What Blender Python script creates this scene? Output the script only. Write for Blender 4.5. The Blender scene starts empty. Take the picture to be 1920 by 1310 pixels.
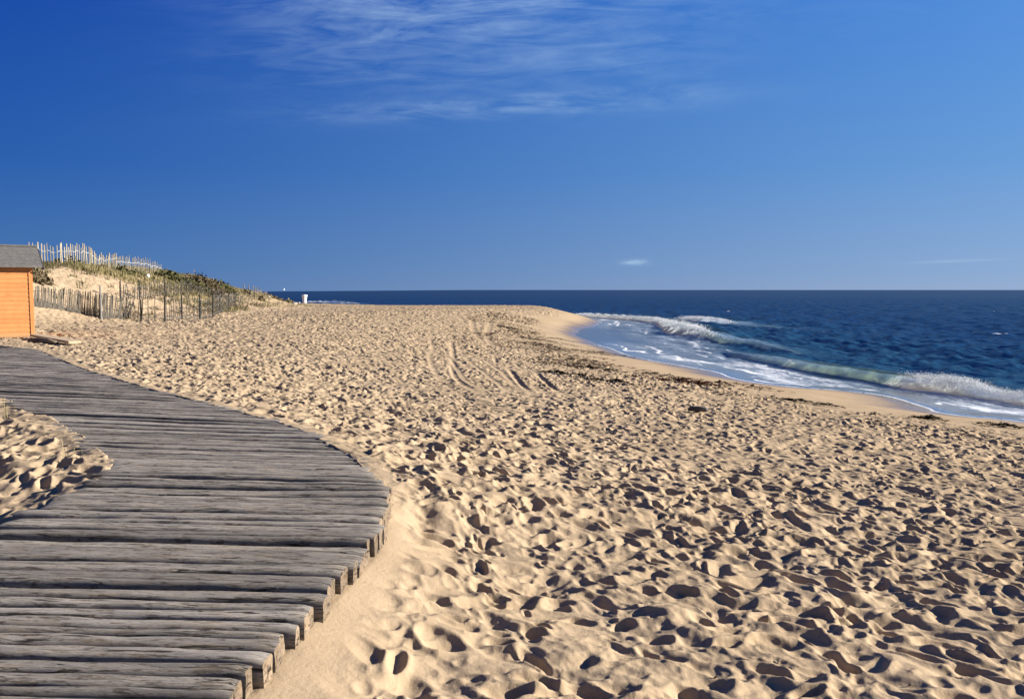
import bpy, math, random
import numpy as np
from mathutils import Vector

random.seed(7)
RNG = np.random.default_rng(11)
scene = bpy.context.scene
COL = scene.collection
R = math.radians

# ------------------------------------------------------------------ camera frame
EYE = 1.75                      # eye above the trodden sand
F = 1493.3                      # focal length in pixels of the 1920 px frame (28 mm)
PITCH = math.atan(112.0 / F)    # horizon sits above the middle of the frame
ZSEA = -1.85                    # water level below the trodden sand
DECK = 0.20                     # top of the boardwalk


def ray(u, v):
    x, y = (u - 960.0) / F, (655.0 - v) / F
    c, s = math.cos(PITCH), math.sin(PITCH)
    return x, c + y * s, -s + y * c


def at(u, v, z):                # point of the ground plane z seen at a pixel
    dx, dy, dz = ray(u, v)
    t = (z - EYE) / dz
    return dx * t, dy * t


def atd(u, v, d):               # point at distance d (along +Y) seen at a pixel
    dx, dy, dz = ray(u, v)
    t = d / dy
    return dx * t, d, EYE + dz * t


cam_d = bpy.data.cameras.new("camera")
cam = bpy.data.objects.new("camera", cam_d)
COL.objects.link(cam)
cam.location = (0, 0, EYE)
cam.rotation_euler = (R(90) - PITCH, 0, 0)
cam_d.lens = 28.0
cam_d.sensor_width = 36.0
cam_d.clip_start = 0.1
cam_d.clip_end = 90000
scene.camera = cam

# ------------------------------------------------------------------ numpy noise


def h2(ix, iy, seed):
    with np.errstate(over='ignore'):
        h = (ix.astype(np.uint32) * np.uint32(374761393)
             + iy.astype(np.uint32) * np.uint32(668265263)
             + np.uint32((seed * 2246822519) & 0xffffffff))
        h = (h ^ (h >> np.uint32(13))) * np.uint32(1274126177)
        h = h ^ (h >> np.uint32(16))
        h = h * np.uint32(2654435761)
        h = h ^ (h >> np.uint32(15))
    return (h & np.uint32(0xffffff)).astype(np.float32) / np.float32(16777216.0)


def vnoise(x, y, seed=0):
    x = np.asarray(x, np.float32); y = np.asarray(y, np.float32)
    fx, fy = np.floor(x), np.floor(y)
    ix, iy = fx.astype(np.int64), fy.astype(np.int64)
    ix = ix.astype(np.int32).view(np.uint32) if False else ix
    tx, ty = x - fx, y - fy
    tx = tx * tx * tx * (tx * (tx * 6 - 15) + 10)
    ty = ty * ty * ty * (ty * (ty * 6 - 15) + 10)
    a = h2(ix, iy, seed); b = h2(ix + 1, iy, seed)
    c = h2(ix, iy + 1, seed); d = h2(ix + 1, iy + 1, seed)
    return (a + (b - a) * tx) * (1 - ty) + (c + (d - c) * tx) * ty


def fbm(x, y, seed=0, octv=4, gain=0.5, lac=2.03):
    s = 0; a = 1.0; n = 0
    x = np.asarray(x, np.float32); y = np.asarray(y, np.float32)
    for k in range(octv):
        s = s + a * vnoise(x + 17.3 * k, y - 9.1 * k, seed + 31 * k)
        n += a; a *= gain; x = x * lac; y = y * lac
    return s / n


def sstep(a, b, x):
    t = np.clip((x - a) / (b - a), 0, 1)
    return t * t * (3 - 2 * t)


def prints(x, y, cell, seed, r0, r1, el, dmin, dmax, rim, present=0.85, main=None):
    """trodden sand: oval hollows with soft rims, one per jittered cell"""
    fx, fy = np.floor(x / cell).astype(np.int64), np.floor(y / cell).astype(np.int64)
    pit = np.zeros_like(x); rise = np.zeros_like(x)
    for oy in (-1, 0, 1):
        for ox in (-1, 0, 1):
            cx, cy = fx + ox, fy + oy
            px = (cx + 0.05 + 0.9 * h2(cx, cy, seed)) * cell
            py = (cy + 0.05 + 0.9 * h2(cx, cy, seed + 1)) * cell
            if main is None:
                a = h2(cx, cy, seed + 2) * 6.2832
            else:
                a = main + (h2(cx, cy, seed + 2) - 0.5) * 1.9
            rr = r0 + (r1 - r0) * h2(cx, cy, seed + 3)
            dep = dmin + (dmax - dmin) * h2(cx, cy, seed + 4)
            on = h2(cx, cy, seed + 5) < present
            dx, dy = x - px, y - py
            ca, sa = np.cos(a), np.sin(a)
            u = (dx * ca + dy * sa) / (rr * el); w = (-dx * sa + dy * ca) / rr
            q = np.sqrt(u * u + w * w)
            p = dep * np.clip(1 - q * q, 0, 1) ** 1.5 * on
            pit = np.maximum(pit, p)
            rise += rim * dep * np.exp(-((q - 1.18) / 0.33) ** 2) * on
    return rise * (1 - np.clip(pit / (dmin + 1e-6), 0, 1)) - pit


def bowls(x, y, cell, seed):
    """F1 cells, squared: shallow bowls meeting in ridges"""
    fx, fy = np.floor(x / cell).astype(np.int64), np.floor(y / cell).astype(np.int64)
    best = np.full_like(x, 9.0)
    for oy in (-1, 0, 1):
        for ox in (-1, 0, 1):
            cx, cy = fx + ox, fy + oy
            dx = (x - (cx + h2(cx, cy, seed)) * cell) / cell
            dy = (y - (cy + h2(cx, cy, seed + 1)) * cell) / cell
            a = h2(cx, cy, seed + 2) * 6.2832
            ca, sa = np.cos(a), np.sin(a)
            u = (dx * ca + dy * sa) * 0.8; w = (-dx * sa + dy * ca) * 1.2
            best = np.minimum(best, u * u + w * w)
    return np.minimum(best, 1.0)


# ------------------------------------------------------------------ plan curves


def polydist(x, y, poly, vals=None, closed=False):
    """unsigned distance, side (+ = right of travel), interpolated values along a polyline"""
    P = np.asarray(poly, np.float32)
    if closed:
        P = np.vstack([P, P[:1]])
    best = np.full(x.shape, 1e18, np.float32)
    side = np.zeros(x.shape, np.float32)
    out = None
    if vals is not None:
        V = np.asarray(vals, np.float32)
        if V.ndim == 1:
            V = V[:, None]
        out = np.zeros(x.shape + (V.shape[1],), np.float32)
    for i in range(len(P) - 1):
        ax, ay = P[i]; bx, by = P[i + 1]
        ex, ey = bx - ax, by - ay
        L = ex * ex + ey * ey + 1e-12
        t = np.clip(((x - ax) * ex + (y - ay) * ey) / L, 0, 1)
        dx, dy = x - ax - t * ex, y - ay - t * ey
        d = dx * dx + dy * dy
        m = d < best
        best = np.where(m, d, best)
        side = np.where(m, np.sign(ex * (ay - y) - ey * (ax - x) + 0) , side)
        if out is not None:
            for k in range(out.shape[-1]):
                out[..., k] = np.where(m, V[i, k] + t * (V[i + 1, k] - V[i, k]), out[..., k])
    return np.sqrt(best), side, out


def inside(x, y, poly):
    P = np.asarray(poly, np.float64); n = len(P)
    c = np.zeros(x.shape, bool)
    j = n - 1
    for i in range(n):
        yi, yj, xi, xj = P[i, 1], P[j, 1], P[i, 0], P[j, 0]
        if yi != yj:
            c ^= ((yi > y) != (yj > y)) & (x < (xj - xi) * (y - yi) / (yj - yi) + xi)
        j = i
    return c


def smooth_line(pts, n=6):
    P = [np.array(p, float) for p in pts]
    P = [2 * P[0] - P[1]] + P + [2 * P[-1] - P[-2]]
    out = []
    for i in range(1, len(P) - 2):
        for k in range(n):
            t = k / n
            a, b, c, d = P[i - 1], P[i], P[i + 1], P[i + 2]
            out.append(0.5 * (2 * b + (c - a) * t + (2 * a - 5 * b + 4 * c - d) * t * t + (3 * b - a - 3 * c + d) * t ** 3))
    out.append(P[-2])
    return np.array(out)


SHORE = [(60, -40), (34, -6), (24, 6), (17.5, 15)] + [at(u, v, ZSEA) for u, v in (
    (1920, 791), (1830, 782), (1765, 772), (1745, 764), (1675, 745), (1577, 733), (1500, 727),
    (1420, 717), (1368, 707), (1340, 697), (1270, 684), (1200, 672), (1150, 657), (1105, 640), (1080, 628),
    (1092, 617), (1120, 608), (1118, 601))] + [(8, 118), (0, 132), (-18, 155), (-45, 185), (-90, 220), (-200, 290), (-500, 420)]
SHORE = smooth_line(SHORE, 4)
SEA_POLY = np.vstack([SHORE, [(-500, 9000), (9000, 9000), (9000, -600), (60, -600)]])


def shore_dist(x, y):           # + in the water, - on land
    d, _, _ = polydist(x, y, SHORE)
    return np.where(inside(x, y, SEA_POLY), d, -d)


RIGHT_PX = [(425, 1310), (532, 1180), (632, 1085), (712, 1000), (727, 950), (727, 905), (660, 850), (560, 800), (440, 768), (300, 733), (150, 688), (70, 655)]
LEFT_PX = [(0, 990), (110, 930), (180, 893), (206, 868), (150, 820), (80, 777), (0, 747)]
R_CURVE = np.array([(-1.12, 0.9), (-1.08, 2.2)] + [at(u, v, DECK) for u, v in RIGHT_PX] + [(-17.5, 24.5)])
L_CURVE = np.array([(-3.2, 0.8), (-3.25, 3.5)] + [at(u, v, DECK) for u, v in LEFT_PX] + [(-11.5, 15.5), (-20.0, 21.0), (-34.0, 28.0)])
DECK_POLY = np.vstack([R_CURVE, L_CURVE[::-1]])


def deck_dist(x, y):
    d, _, _ = polydist(x, y, DECK_POLY, closed=True)
    return np.where(inside(x, y, DECK_POLY), -d, d)


TRACKS = [
    ([(805, 612), (812, 635), (806, 640), (812, 665), (830, 690)], 0.03, 0.35),
    ([(846, 618), (850, 640), (850, 668), (866, 690), (900, 706)], 0.07, 0.42),
    ([(842, 640), (858, 665), (872, 684), (905, 700)], 0.04, 0.3),
    ([(925, 632), (932, 650)], 0.07, 0.3),
    ([(950, 655), (968, 676), (985, 692), (1010, 705)], 0.09, 0.34),
    ([(962, 640), (978, 658)], 0.06, 0.3),
    ([(998, 658), (1020, 675), (1040, 690), (1068, 702)], 0.10, 0.36),
    ([(800, 635), (850, 645), (880, 652), (920, 658), (940, 662)], 0.04, 0.35),
    ([(885, 588), (888, 600), (905, 610), (920, 618)], 0.06, 0.8),
    ([(920, 588), (914, 604), (925, 618)], 0.06, 0.8),
]
TRACKS += [([(870, 640), (905, 668), (930, 684), (960, 705)], 0.03, 0.3), ([(905, 640), (940, 666), (975, 696)], 0.03, 0.3),
           ([(1000, 690), (1060, 712), (1150, 735)], 0.03, 0.35)]
TRACKS = [(smooth_line([at(u, v, -0.1) for u, v in pts], 4), dep * 0.33, w * 0.42) for pts, dep, w in TRACKS]


def ground(x, y, fine=True):
    """height of the sand; returns (z, shore distance, wetness)"""
    x = np.asarray(x, np.float32); y = np.asarray(y, np.float32)
    sd = shore_dist(x, y)
    i = -sd + (fbm(x * 0.25, y * 0.25, 5, 2) - 0.5) * 0.6
    W = 25 - 15.5 * sstep(22, 85, y)
    t = np.clip(i / W, 0, 1)
    z = ZSEA * (1 - (t + 0.18 * np.sin(t * math.pi)) * (1 - 0.0)) * 1.0
    z = np.where(i < 0, ZSEA + np.maximum(-3.5, i * 0.10), z)
    inland = sstep(0.5, 1.0, t)
    z = z + inland * 0.10 * (fbm(x * 0.12, y * 0.12, 9, 2) - 0.5)
    z = z + 0.14 * sstep(-2, -8, x) * sstep(70, 35, y) - inland * (0.50 * sstep(66, 112, y) + 0.85 * sstep(105, 165, y))
    z = np.minimum(z, 0.3 - 0.8 * sstep(66, 112, y) - 0.85 * sstep(105, 165, y))
    # dune running along the back of the beach
    foot = -17.5 - 1.5 * sstep(25, 15, y) - 3.0 * sstep(44, 70, y) - 5.0 * sstep(82, 108, y) + (fbm(y * 0.13, y * 0 + 3, 21, 2) - 0.5) * 2.5
    hd = np.interp(y, [-60, 20, 40, 52, 62, 66, 76, 88, 105, 130, 170], [2.4, 2.5, 2.9, 3.0, 3.2, 3.15, 2.45, 1.6, 0.45, 0.1, 0.0])
    td = np.clip((foot - x) / 9.5, 0, 1)
    dune = hd * (0.35 * td + 0.65 * sstep(0.12, 0.95, td)) * inland
    dune = dune * (1 + 0.22 * (fbm(x * 0.22, y * 0.22, 14, 3) - 0.5))
    dune = dune - 0.5 * sstep(-31, -50, x) * np.minimum(dune, 1)
    z = z + dune
    # boardwalk
    dd = deck_dist(x, y)
    far = sstep(5.6, 7.4, y)
    right = x > -2.3
    lump = (fbm(x * 1.4, y * 1.4, 33, 3) - 0.5)
    edge_r = 0.075 + (0.201 - 0.075) * far
    edge_l = 0.10 + 0.095 * sstep(5.2, 7.2, y)
    mid = np.where(x - np.interp(y, R_CURVE[:, 1], R_CURVE[:, 0]) > -0.6, edge_r, edge_l)
    edge = mid + lump * (0.05 - 0.02 * far)
    reach = 0.45 + 1.3 * far
    k = np.exp(-(np.maximum(dd, 0) / reach) ** 1.3)
    z = np.where(dd < 7, z + (edge - z) * k * sstep(8, 3, dd), z)
    smooth = 1 - 0.97 * np.exp(-(np.maximum(dd - 0.05, 0) / (0.30 - 0.13 * sstep(3.6, 4.8, y))) ** 3) * np.where(x - np.interp(y, R_CURVE[:, 1], R_CURVE[:, 0]) > -0.6, 0.75 + 0.25 * sstep(6.0, 5.3, y), 0.3 + 0.25 * far)
    smooth = smooth * sstep(5.0, 6.8, i + (fbm(x * 0.6, y * 0.6, 71, 2) - 0.5) * 2.0 + 2.0 * sstep(40, 58, y))
    smooth = np.where(td > 0.05, smooth * (1 - 0.35 * sstep(0.05, 0.5, td)), smooth)
    if fine:
        wx = x + (fbm(x * 2.6, y * 2.6, 41, 2) - 0.5) * 0.20
        wy = y + (fbm(x * 2.6, y * 2.6, 51, 2) - 0.5) * 0.20
        patch = 0.52 + 0.98 * fbm(x * 0.4, y * 0.4, 61, 2)
        hh = 0.05 * (fbm(x * 1.3, y * 1.3, 72, 2) - 0.5) + 0.13 * (fbm((wx * 0.93 - wy * 0.37) * 2.5, (wx * 0.37 + wy * 0.93) * 4.4, 73, 3, 0.42) - 0.5)
        hh = hh + 0.040 * (bowls(wx, wy, 0.20, 101) - 0.35)
        hh = hh + prints(wx, wy, 0.225, 201, 0.047, 0.084, 1.8, 0.022, 0.070, 0.30, 0.88, -0.38)
        hh = hh + prints(wx * 1.0 + 7.7, wy, 0.155, 301, 0.025, 0.048, 1.7, 0.008, 0.026, 0.3, 0.6, -0.38)
        for (pu, pv, rad, amp) in ((1236, 1096, 0.17, 0.13), (1290, 1118, 0.15, 0.05), (775, 975, 0.16, -0.17), (830, 962, 0.15, 0.08), (745, 962, 0.12, 0.07), (1010, 1050, 0.2, -0.1)):
            mx, my = at(pu, pv, 0.0)
            q = np.hypot((x - mx) / 1.15, y - my) / rad
            hh = hh + amp * np.exp(-q ** 2.4) * (1 + 0.5 * (fbm(x * 9, y * 9, 88, 3) - 0.5))
        kf = 0.9 * np.maximum(sstep(5.5, 15, y), sstep(24, 13, i + (fbm(x * 0.3, y * 0.3, 171, 2) - 0.5) * 6))
        if (kf > 0).any():
            hf = 0.095 * (fbm((wx * 0.93 - wy * 0.37) * 3.9, (wx * 0.37 + wy * 0.93) * 6.2, 174, 3, 0.5) - 0.5) + 0.034 * (bowls(wx, wy, 0.15, 151) - 0.35)
            hf = hf + prints(wx, wy, 0.165, 251, 0.032, 0.058, 1.8, 0.014, 0.047, 0.32, 0.75, -0.38)
            hh = hh * (1 - kf * 0.85) + hf * kf * (1.15 + 0.9 * sstep(18, 50, y))
        clod = 0.10 + 0.8 * sstep(0.52, 0.68, fbm(x * 1.1, y * 1.1, 95, 2))
        hh = hh + 0.026 * clod * (fbm(x * 16, y * 16, 97, 2) - 0.4)
        hh = hh * patch
        for line, dep, w in TRACKS:
            bx0, by0 = line.min(0) - 1; bx1, by1 = line.max(0) + 1
            m = (x > bx0) & (x < bx1) & (y > by0) & (y < by1)
            if m.any():
                d, _, _ = polydist(x[m], y[m], line)
                dep = dep * sstep(0.0, 2.2, np.minimum(np.hypot(x[m] - line[0][0], y[m] - line[0][1]), np.hypot(x[m] - line[-1][0], y[m] - line[-1][1])))
                hh[m] = hh[m] * (0.35 + 0.65 * sstep(w * 0.6, w * 1.2, d)) - 1.2 * dep * np.exp(-(d / (w * 0.55)) ** 4) + 0.35 * dep * np.exp(-((d - w * 0.85) / (w * 0.3)) ** 2)
        z = z + hh * smooth + 0.004 * (fbm(x * 6, y * 6, 77, 2) - 0.5)
    z = np.where(dd < -0.06 + 0.02 * far, np.minimum(z, DECK - 0.17), z)
    wet = sstep(2.6, 0.3, i + 0.3 * sstep(48, 75, y) + (fbm(x * 0.7, y * 0.7, 81, 2) - 0.5) * 1.0)
    return z, sd, wet, i


# ------------------------------------------------------------------ mesh helpers


def mesh_arrays(name, co, quads, mat=None, smooth=True, attrs=None, parent=None, tris=None):
    me = bpy.data.meshes.new(name)
    nv = len(co)
    me.vertices.add(nv)
    me.vertices.foreach_set("co", np.ascontiguousarray(co, np.float32).ravel())
    q = np.asarray(quads, np.int32).reshape(-1, 4) if quads is not None and len(quads) else np.zeros((0, 4), np.int32)
    t = np.asarray(tris, np.int32).reshape(-1, 3) if tris is not None and len(tris) else np.zeros((0, 3), np.int32)
    nl = q.size + t.size
    me.loops.add(nl)
    me.loops.foreach_set("vertex_index", np.concatenate([q.ravel(), t.ravel()]))
    me.polygons.add(len(q) + len(t))
    starts = np.concatenate([np.arange(len(q)) * 4, q.size + np.arange(len(t)) * 3]).astype(np.int32)
    me.polygons.foreach_set("loop_start", starts)
    me.polygons.foreach_set("use_smooth", np.full(len(q) + len(t), smooth))
    for k, a in (attrs or {}).items():
        a = np.ascontiguousarray(a, np.float32)
        if a.ndim == 1:
            at_ = me.attributes.new(k, 'FLOAT', 'POINT'); at_.data.foreach_set("value", a)
        else:
            at_ = me.attributes.new(k, 'FLOAT_VECTOR', 'POINT'); at_.data.foreach_set("vector", a.ravel())
    me.update(calc_edges=True)
    me.validate()
    if mat:
        me.materials.append(mat)
    o = bpy.data.objects.new(name, me)
    COL.objects.link(o)
    if parent:
        o.parent = parent
    return o


class MB:
    """collects boxes, tubes and loose faces and links them as one mesh object"""
    def __init__(self):
        self.v = []; self.f = []

    def add(self, vs, fs):
        b = len(self.v)
        self.v += [tuple(map(float, p)) for p in vs]
        self.f += [tuple(b + i for i in f) for f in fs]

    def box(self, c, s, ax=(1, 0, 0), ay=(0, 1, 0), az=(0, 0, 1), taper=1.0):
        c, ax, ay, az = map(Vector, (c, ax, ay, az))
        vs = []
        for dz in (-1, 1):
            k = taper if dz > 0 else 1
            for dx, dy in ((-1, -1), (1, -1), (1, 1), (-1, 1)):
                vs.append(c + ax * dx * s[0] / 2 * k + ay * dy * s[1] / 2 * k + az * dz * s[2] / 2)
        self.add(vs, [(3, 2, 1, 0), (4, 5, 6, 7), (0, 1, 5, 4), (1, 2, 6, 5), (2, 3, 7, 6), (3, 0, 4, 7)])

    def tube(self, pts, rad, n=7, cap=True):
        pts = [Vector(p) for p in pts]
        rads = rad if isinstance(rad, (list, tuple)) else [rad] * len(pts)
        vs = []; fs = []
        for i, p in enumerate(pts):
            d = (pts[min(i + 1, len(pts) - 1)] - pts[max(i - 1, 0)]).normalized()
            up = Vector((0, 0, 1)) if abs(d.z) < 0.9 else Vector((1, 0, 0))
            a = d.cross(up).normalized(); b = d.cross(a).normalized()
            for k in range(n):
                t = 2 * math.pi * k / n
                vs.append(p + (a * math.cos(t) + b * math.sin(t)) * rads[i])
        for i in range(len(pts) - 1):
            for k in range(n):
                fs.append((i * n + k, i * n + (k + 1) % n, (i + 1) * n + (k + 1) % n, (i + 1) * n + k))
        if cap:
            fs.append(tuple(range(n))[::-1]); fs.append(tuple((len(pts) - 1) * n + k for k in range(n)))
        self.add(vs, fs)

    def lathe(self, prof, n=24, c=(0, 0, 0)):
        vs = []; fs = []
        for r, z in prof:
            for k in range(n):
                t = 2 * math.pi * k / n
                vs.append((c[0] + r * math.cos(t), c[1] + r * math.sin(t), c[2] + z))
        for i in range(len(prof) - 1):
            for k in range(n):
                fs.append((i * n + k, i * n + (k + 1) % n, (i + 1) * n + (k + 1) % n, (i + 1) * n + k))
        fs.append(tuple(range(n))[::-1]); fs.append(tuple((len(prof) - 1) * n + k for k in range(n)))
        self.add(vs, fs)

    def build(self, name, mat, parent=None, smooth=False):
        me = bpy.data.meshes.new(name)
        me.from_pydata(self.v, [], self.f)
        me.update()
        me.materials.append(mat)
        if smooth:
            me.shade_smooth()
        o = bpy.data.objects.new(name, me)
        COL.objects.link(o)
        if parent:
            o.parent = parent
        return o


def tag(o, label=None, cat=None, group=None, kind=None):
    if label: o['label'] = label
    if cat: o['category'] = cat
    if group: o['group'] = group
    if kind: o['kind'] = kind
    return o


def empty(name, loc):
    o = bpy.data.objects.new(name, None)
    COL.objects.link(o)
    o.empty_display_size = 0.3
    o.location = loc
    return o


# ------------------------------------------------------------------ materials


def new_mat(name):
    m = bpy.data.materials.new(name)
    m.use_nodes = True
    nt = m.node_tree
    b = nt.nodes["Principled BSDF"]
    return m, nt, b


def N(nt, typ, **kw):
    n = nt.nodes.new(typ)
    for k, v in kw.items():
        if k.startswith("i_"):
            n.inputs[k[2:].replace("_", " ")].default_value = v
        else:
            setattr(n, k, v)
    return n


def ramp(nt, src, stops):
    n = nt.nodes.new("ShaderNodeValToRGB")
    e = n.color_ramp.elements
    while len(e) < len(stops):
        e.new(0.5)
    for el, (p, c) in zip(e, stops):
        el.position = p
        el.color = (c[0], c[1], c[2], 1) if isinstance(c, (tuple, list)) else (c, c, c, 1)
    nt.links.new(src, n.inputs[0])
    return n.outputs[0]


def mix(nt, fac, a, b, blend='MIX'):
    n = nt.nodes.new("ShaderNodeMix")
    n.data_type = 'RGBA'; n.blend_type = blend
    for sock, val in ((n.inputs[0], fac), (n.inputs[6], a), (n.inputs[7], b)):
        if hasattr(val, 'is_linked') or hasattr(val, 'links'):
            nt.links.new(val, sock)
        elif isinstance(val, (int, float)):
            sock.default_value = val
        else:
            sock.default_value = (val[0], val[1], val[2], 1)
    return n.outputs[2]


def mth(nt, op, a, b=0.0, c=0.0, clamp=False):
    n = nt.nodes.new("ShaderNodeMath")
    n.operation = op; n.use_clamp = clamp
    for s, v in zip(n.inputs, (a, b, c)):
        if hasattr(v, 'links'):
            nt.links.new(v, s)
        else:
            s.default_value = v
    return n.outputs[0]


def noise(nt, vec, scale, detail=3, rough=0.5, dist=0.0):
    n = nt.nodes.new("ShaderNodeTexNoise")
    n.inputs["Scale"].default_value = scale
    n.inputs["Detail"].default_value = detail
    n.inputs["Roughness"].default_value = rough
    n.inputs["Distortion"].default_value = dist
    if vec is not None:
        nt.links.new(vec, n.inputs["Vector"])
    return n.outputs["Fac"]


def attr(nt, name):
    n = nt.nodes.new("ShaderNodeAttribute")
    n.attribute_name = name
    return n


def bump(nt, b, height, strength=0.3, dist=0.01):
    n = nt.nodes.new("ShaderNodeBump")
    n.inputs["Strength"].default_value = strength
    n.inputs["Distance"].default_value = dist
    nt.links.new(height, n.inputs["Height"])
    nt.links.new(n.outputs[0], b.inputs["Normal"])


def objco(nt):
    return nt.nodes.new("ShaderNodeTexCoord").outputs["Object"]


def scaled(nt, vec, s):
    n = nt.nodes.new("ShaderNodeMapping")
    n.inputs["Scale"].default_value = s
    nt.links.new(vec, n.inputs["Vector"])
    return n.outputs[0]


# sand
m_sand, nt, b = new_mat("sand")
co = objco(nt)
c1 = ramp(nt, noise(nt, co, 0.6, 4, 0.6), [(0.3, (0.37, 0.282, 0.185)), (0.7, (0.445, 0.343, 0.230))])
c2 = mix(nt, ramp(nt, noise(nt, co, 260, 2, 0.7), [(0.38, 0.0), (0.62, 1.0)]), mix(nt, 1.0, c1, (0.86, 0.84, 0.82), 'MULTIPLY'), c1)
speck = ramp(nt, noise(nt, co, 70, 2, 0.5), [(0.70, 0.0), (0.74, 1.0)])
c3 = mix(nt, mth(nt, 'MULTIPLY', speck, 0.45), c2, (0.10, 0.07, 0.045))
grit = ramp(nt, noise(nt, co, 5.0, 5, 0.75), [(0.60, 0.0), (0.70, 1.0)])
deb = mth(nt, 'MULTIPLY', grit, attr(nt, "debris").outputs["Fac"])
c3 = mix(nt, mth(nt, 'MULTIPLY', deb, 0.75), c3, (0.11, 0.08, 0.055))
wetn = attr(nt, "wet").outputs["Fac"]
c4 = mix(nt, wetn, c3, mix(nt, 1.0, c3, (0.50, 0.46, 0.44), 'MULTIPLY'))
nt.links.new(c4, b.inputs["Base Color"])
nt.links.new(ramp(nt, wetn, [(0.0, 0.95), (0.6, 0.55), (1.0, 0.16)]), b.inputs["Roughness"])
nt.links.new(mth(nt, 'MULTIPLY', wetn, 0.6), b.inputs["Specular IOR Level"])
dry = mth(nt, 'SUBTRACT', 1.0, wetn)
hgt = mth(nt, 'ADD', mth(nt, 'MULTIPLY', noise(nt, co, 240, 2, 0.7), 0.35), mth(nt, 'MULTIPLY', noise(nt, co, 34, 4, 0.6), 1.0))
bump(nt, b, mth(nt, 'MULTIPLY', hgt, mth(nt, 'ADD', mth(nt, 'MULTIPLY', dry, 0.95), 0.02)), 0.55, 0.012)

# sea
m_sea, nt, b = new_mat("sea_water")
co = objco(nt)
shal = attr(nt, "shallow").outputs["Fac"]
face = attr(nt, "face").outputs["Fac"]
thin = attr(nt, "thin").outputs["Fac"]
foam_a = attr(nt, "foam").outputs["Fac"]
big = noise(nt, scaled(nt, co, (0.02, 0.05, 1)), 1.0, 3, 0.6)
deep = mix(nt, big, (0.002, 0.015, 0.058), (0.003, 0.021, 0.074))
w1 = mix(nt, shal, deep, (0.010, 0.046, 0.078))
w2 = mix(nt, face, w1, mix(nt, noise(nt, scaled(nt, co, (0.7, 0.7, 2.0)), 1.6, 3, 0.6), (0.14, 0.24, 0.17), (0.40, 0.52, 0.40)))
w3 = mix(nt, thin, w2, mix(nt, noise(nt, scaled(nt, co, (0.3, 0.9, 1)), 0.8, 3, 0.6), (0.105, 0.118, 0.135), (0.15, 0.148, 0.145)))
w3 = mix(nt, mth(nt, 'MULTIPLY', attr(nt, "film").outputs["Fac"], 0.62, clamp=True), w3, (0.30, 0.36, 0.44))
lace = noise(nt, scaled(nt, co, (1.0, 0.75, 1)), 2.3, 6, 0.72, 0.8)
fine = noise(nt, co, 14.0, 4, 0.7)
lac2 = mth(nt, 'ADD', mth(nt, 'MULTIPLY', mth(nt, 'ADD', mth(nt, 'MULTIPLY', mth(nt, 'SUBTRACT', lace, 0.5), 1.5), 0.5), 0.7), mth(nt, 'MULTIPLY', fine, 0.3))
fm = mth(nt, 'MULTIPLY', mth(nt, 'SUBTRACT', mth(nt, 'ADD', foam_a, lac2), 0.93), 4.2, clamp=True)
fm = mth(nt, 'MULTIPLY', fm, ramp(nt, foam_a, [(0.02, 0.0), (0.12, 1.0)]))
foamc = mix(nt, ramp(nt, foam_a, [(0.45, 0.0), (0.9, 1.0)]), (0.40, 0.45, 0.52), (0.90, 0.91, 0.92))
nt.links.new(mix(nt, fm, w3, foamc), b.inputs["Base Color"])
b.inputs["IOR"].default_value = 1.333
nt.links.new(mth(nt, 'ADD', mth(nt, 'MULTIPLY', fm, 0.7), 0.12), b.inputs["Roughness"])
b.inputs["Specular IOR Level"].default_value = 0.0
rip = mth(nt, 'ADD', mth(nt, 'MULTIPLY', noise(nt, scaled(nt, co, (2.0, 2.6, 1)), 1.1, 4, 0.65), 0.6),
          mth(nt, 'MULTIPLY', noise(nt, scaled(nt, co, (0.35, 0.5, 1)), 1.0, 4, 0.65), 1.6))
calm = mth(nt, 'SUBTRACT', 1.0, mth(nt, 'MULTIPLY', thin, 0.96))
hh_ = mth(nt, 'ADD', mth(nt, 'MULTIPLY', mth(nt, 'MULTIPLY', rip, calm), mth(nt, 'SUBTRACT', 1.0, mth(nt, 'MULTIPLY', face, 0.6))),
          mth(nt, 'MULTIPLY', mth(nt, 'MULTIPLY', fine, fm), 0.12))
bump(nt, b, hh_, 0.8, 0.16)


nt.links.new(mth(nt, 'MULTIPLY', mth(nt, 'MULTIPLY', mth(nt, 'MAXIMUM', fm, mth(nt, 'MULTIPLY', face, 0.8)), 0.85), attr(nt, "glow").outputs["Fac"]), b.inputs["Subsurface Weight"])
b.inputs["Subsurface Radius"].default_value = (0.8, 1.0, 0.9)
b.inputs["Subsurface Scale"].default_value = 0.9
gl = nt.nodes.new("ShaderNodeBsdfGlossy"); gl.inputs["Roughness"].default_value = 0.12
fr = nt.nodes.new("ShaderNodeFresnel"); fr.inputs["IOR"].default_value = 1.33
bn = [n for n in nt.nodes if n.type == 'BUMP'][0]
nt.links.new(bn.outputs[0], gl.inputs["Normal"]); nt.links.new(bn.outputs[0], fr.inputs["Normal"])
cap_ = mth(nt, 'MINIMUM', fr.outputs[0], mth(nt, 'ADD', 0.27, mth(nt, 'MULTIPLY', thin, 0.40)))
ms = nt.nodes.new("ShaderNodeMixShader")
nt.links.new(mth(nt, 'MULTIPLY', cap_, mth(nt, 'SUBTRACT', 1.0, fm)), ms.inputs[0])
nt.links.new(b.outputs[0], ms.inputs[1]); nt.links.new(gl.outputs[0], ms.inputs[2])
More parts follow.
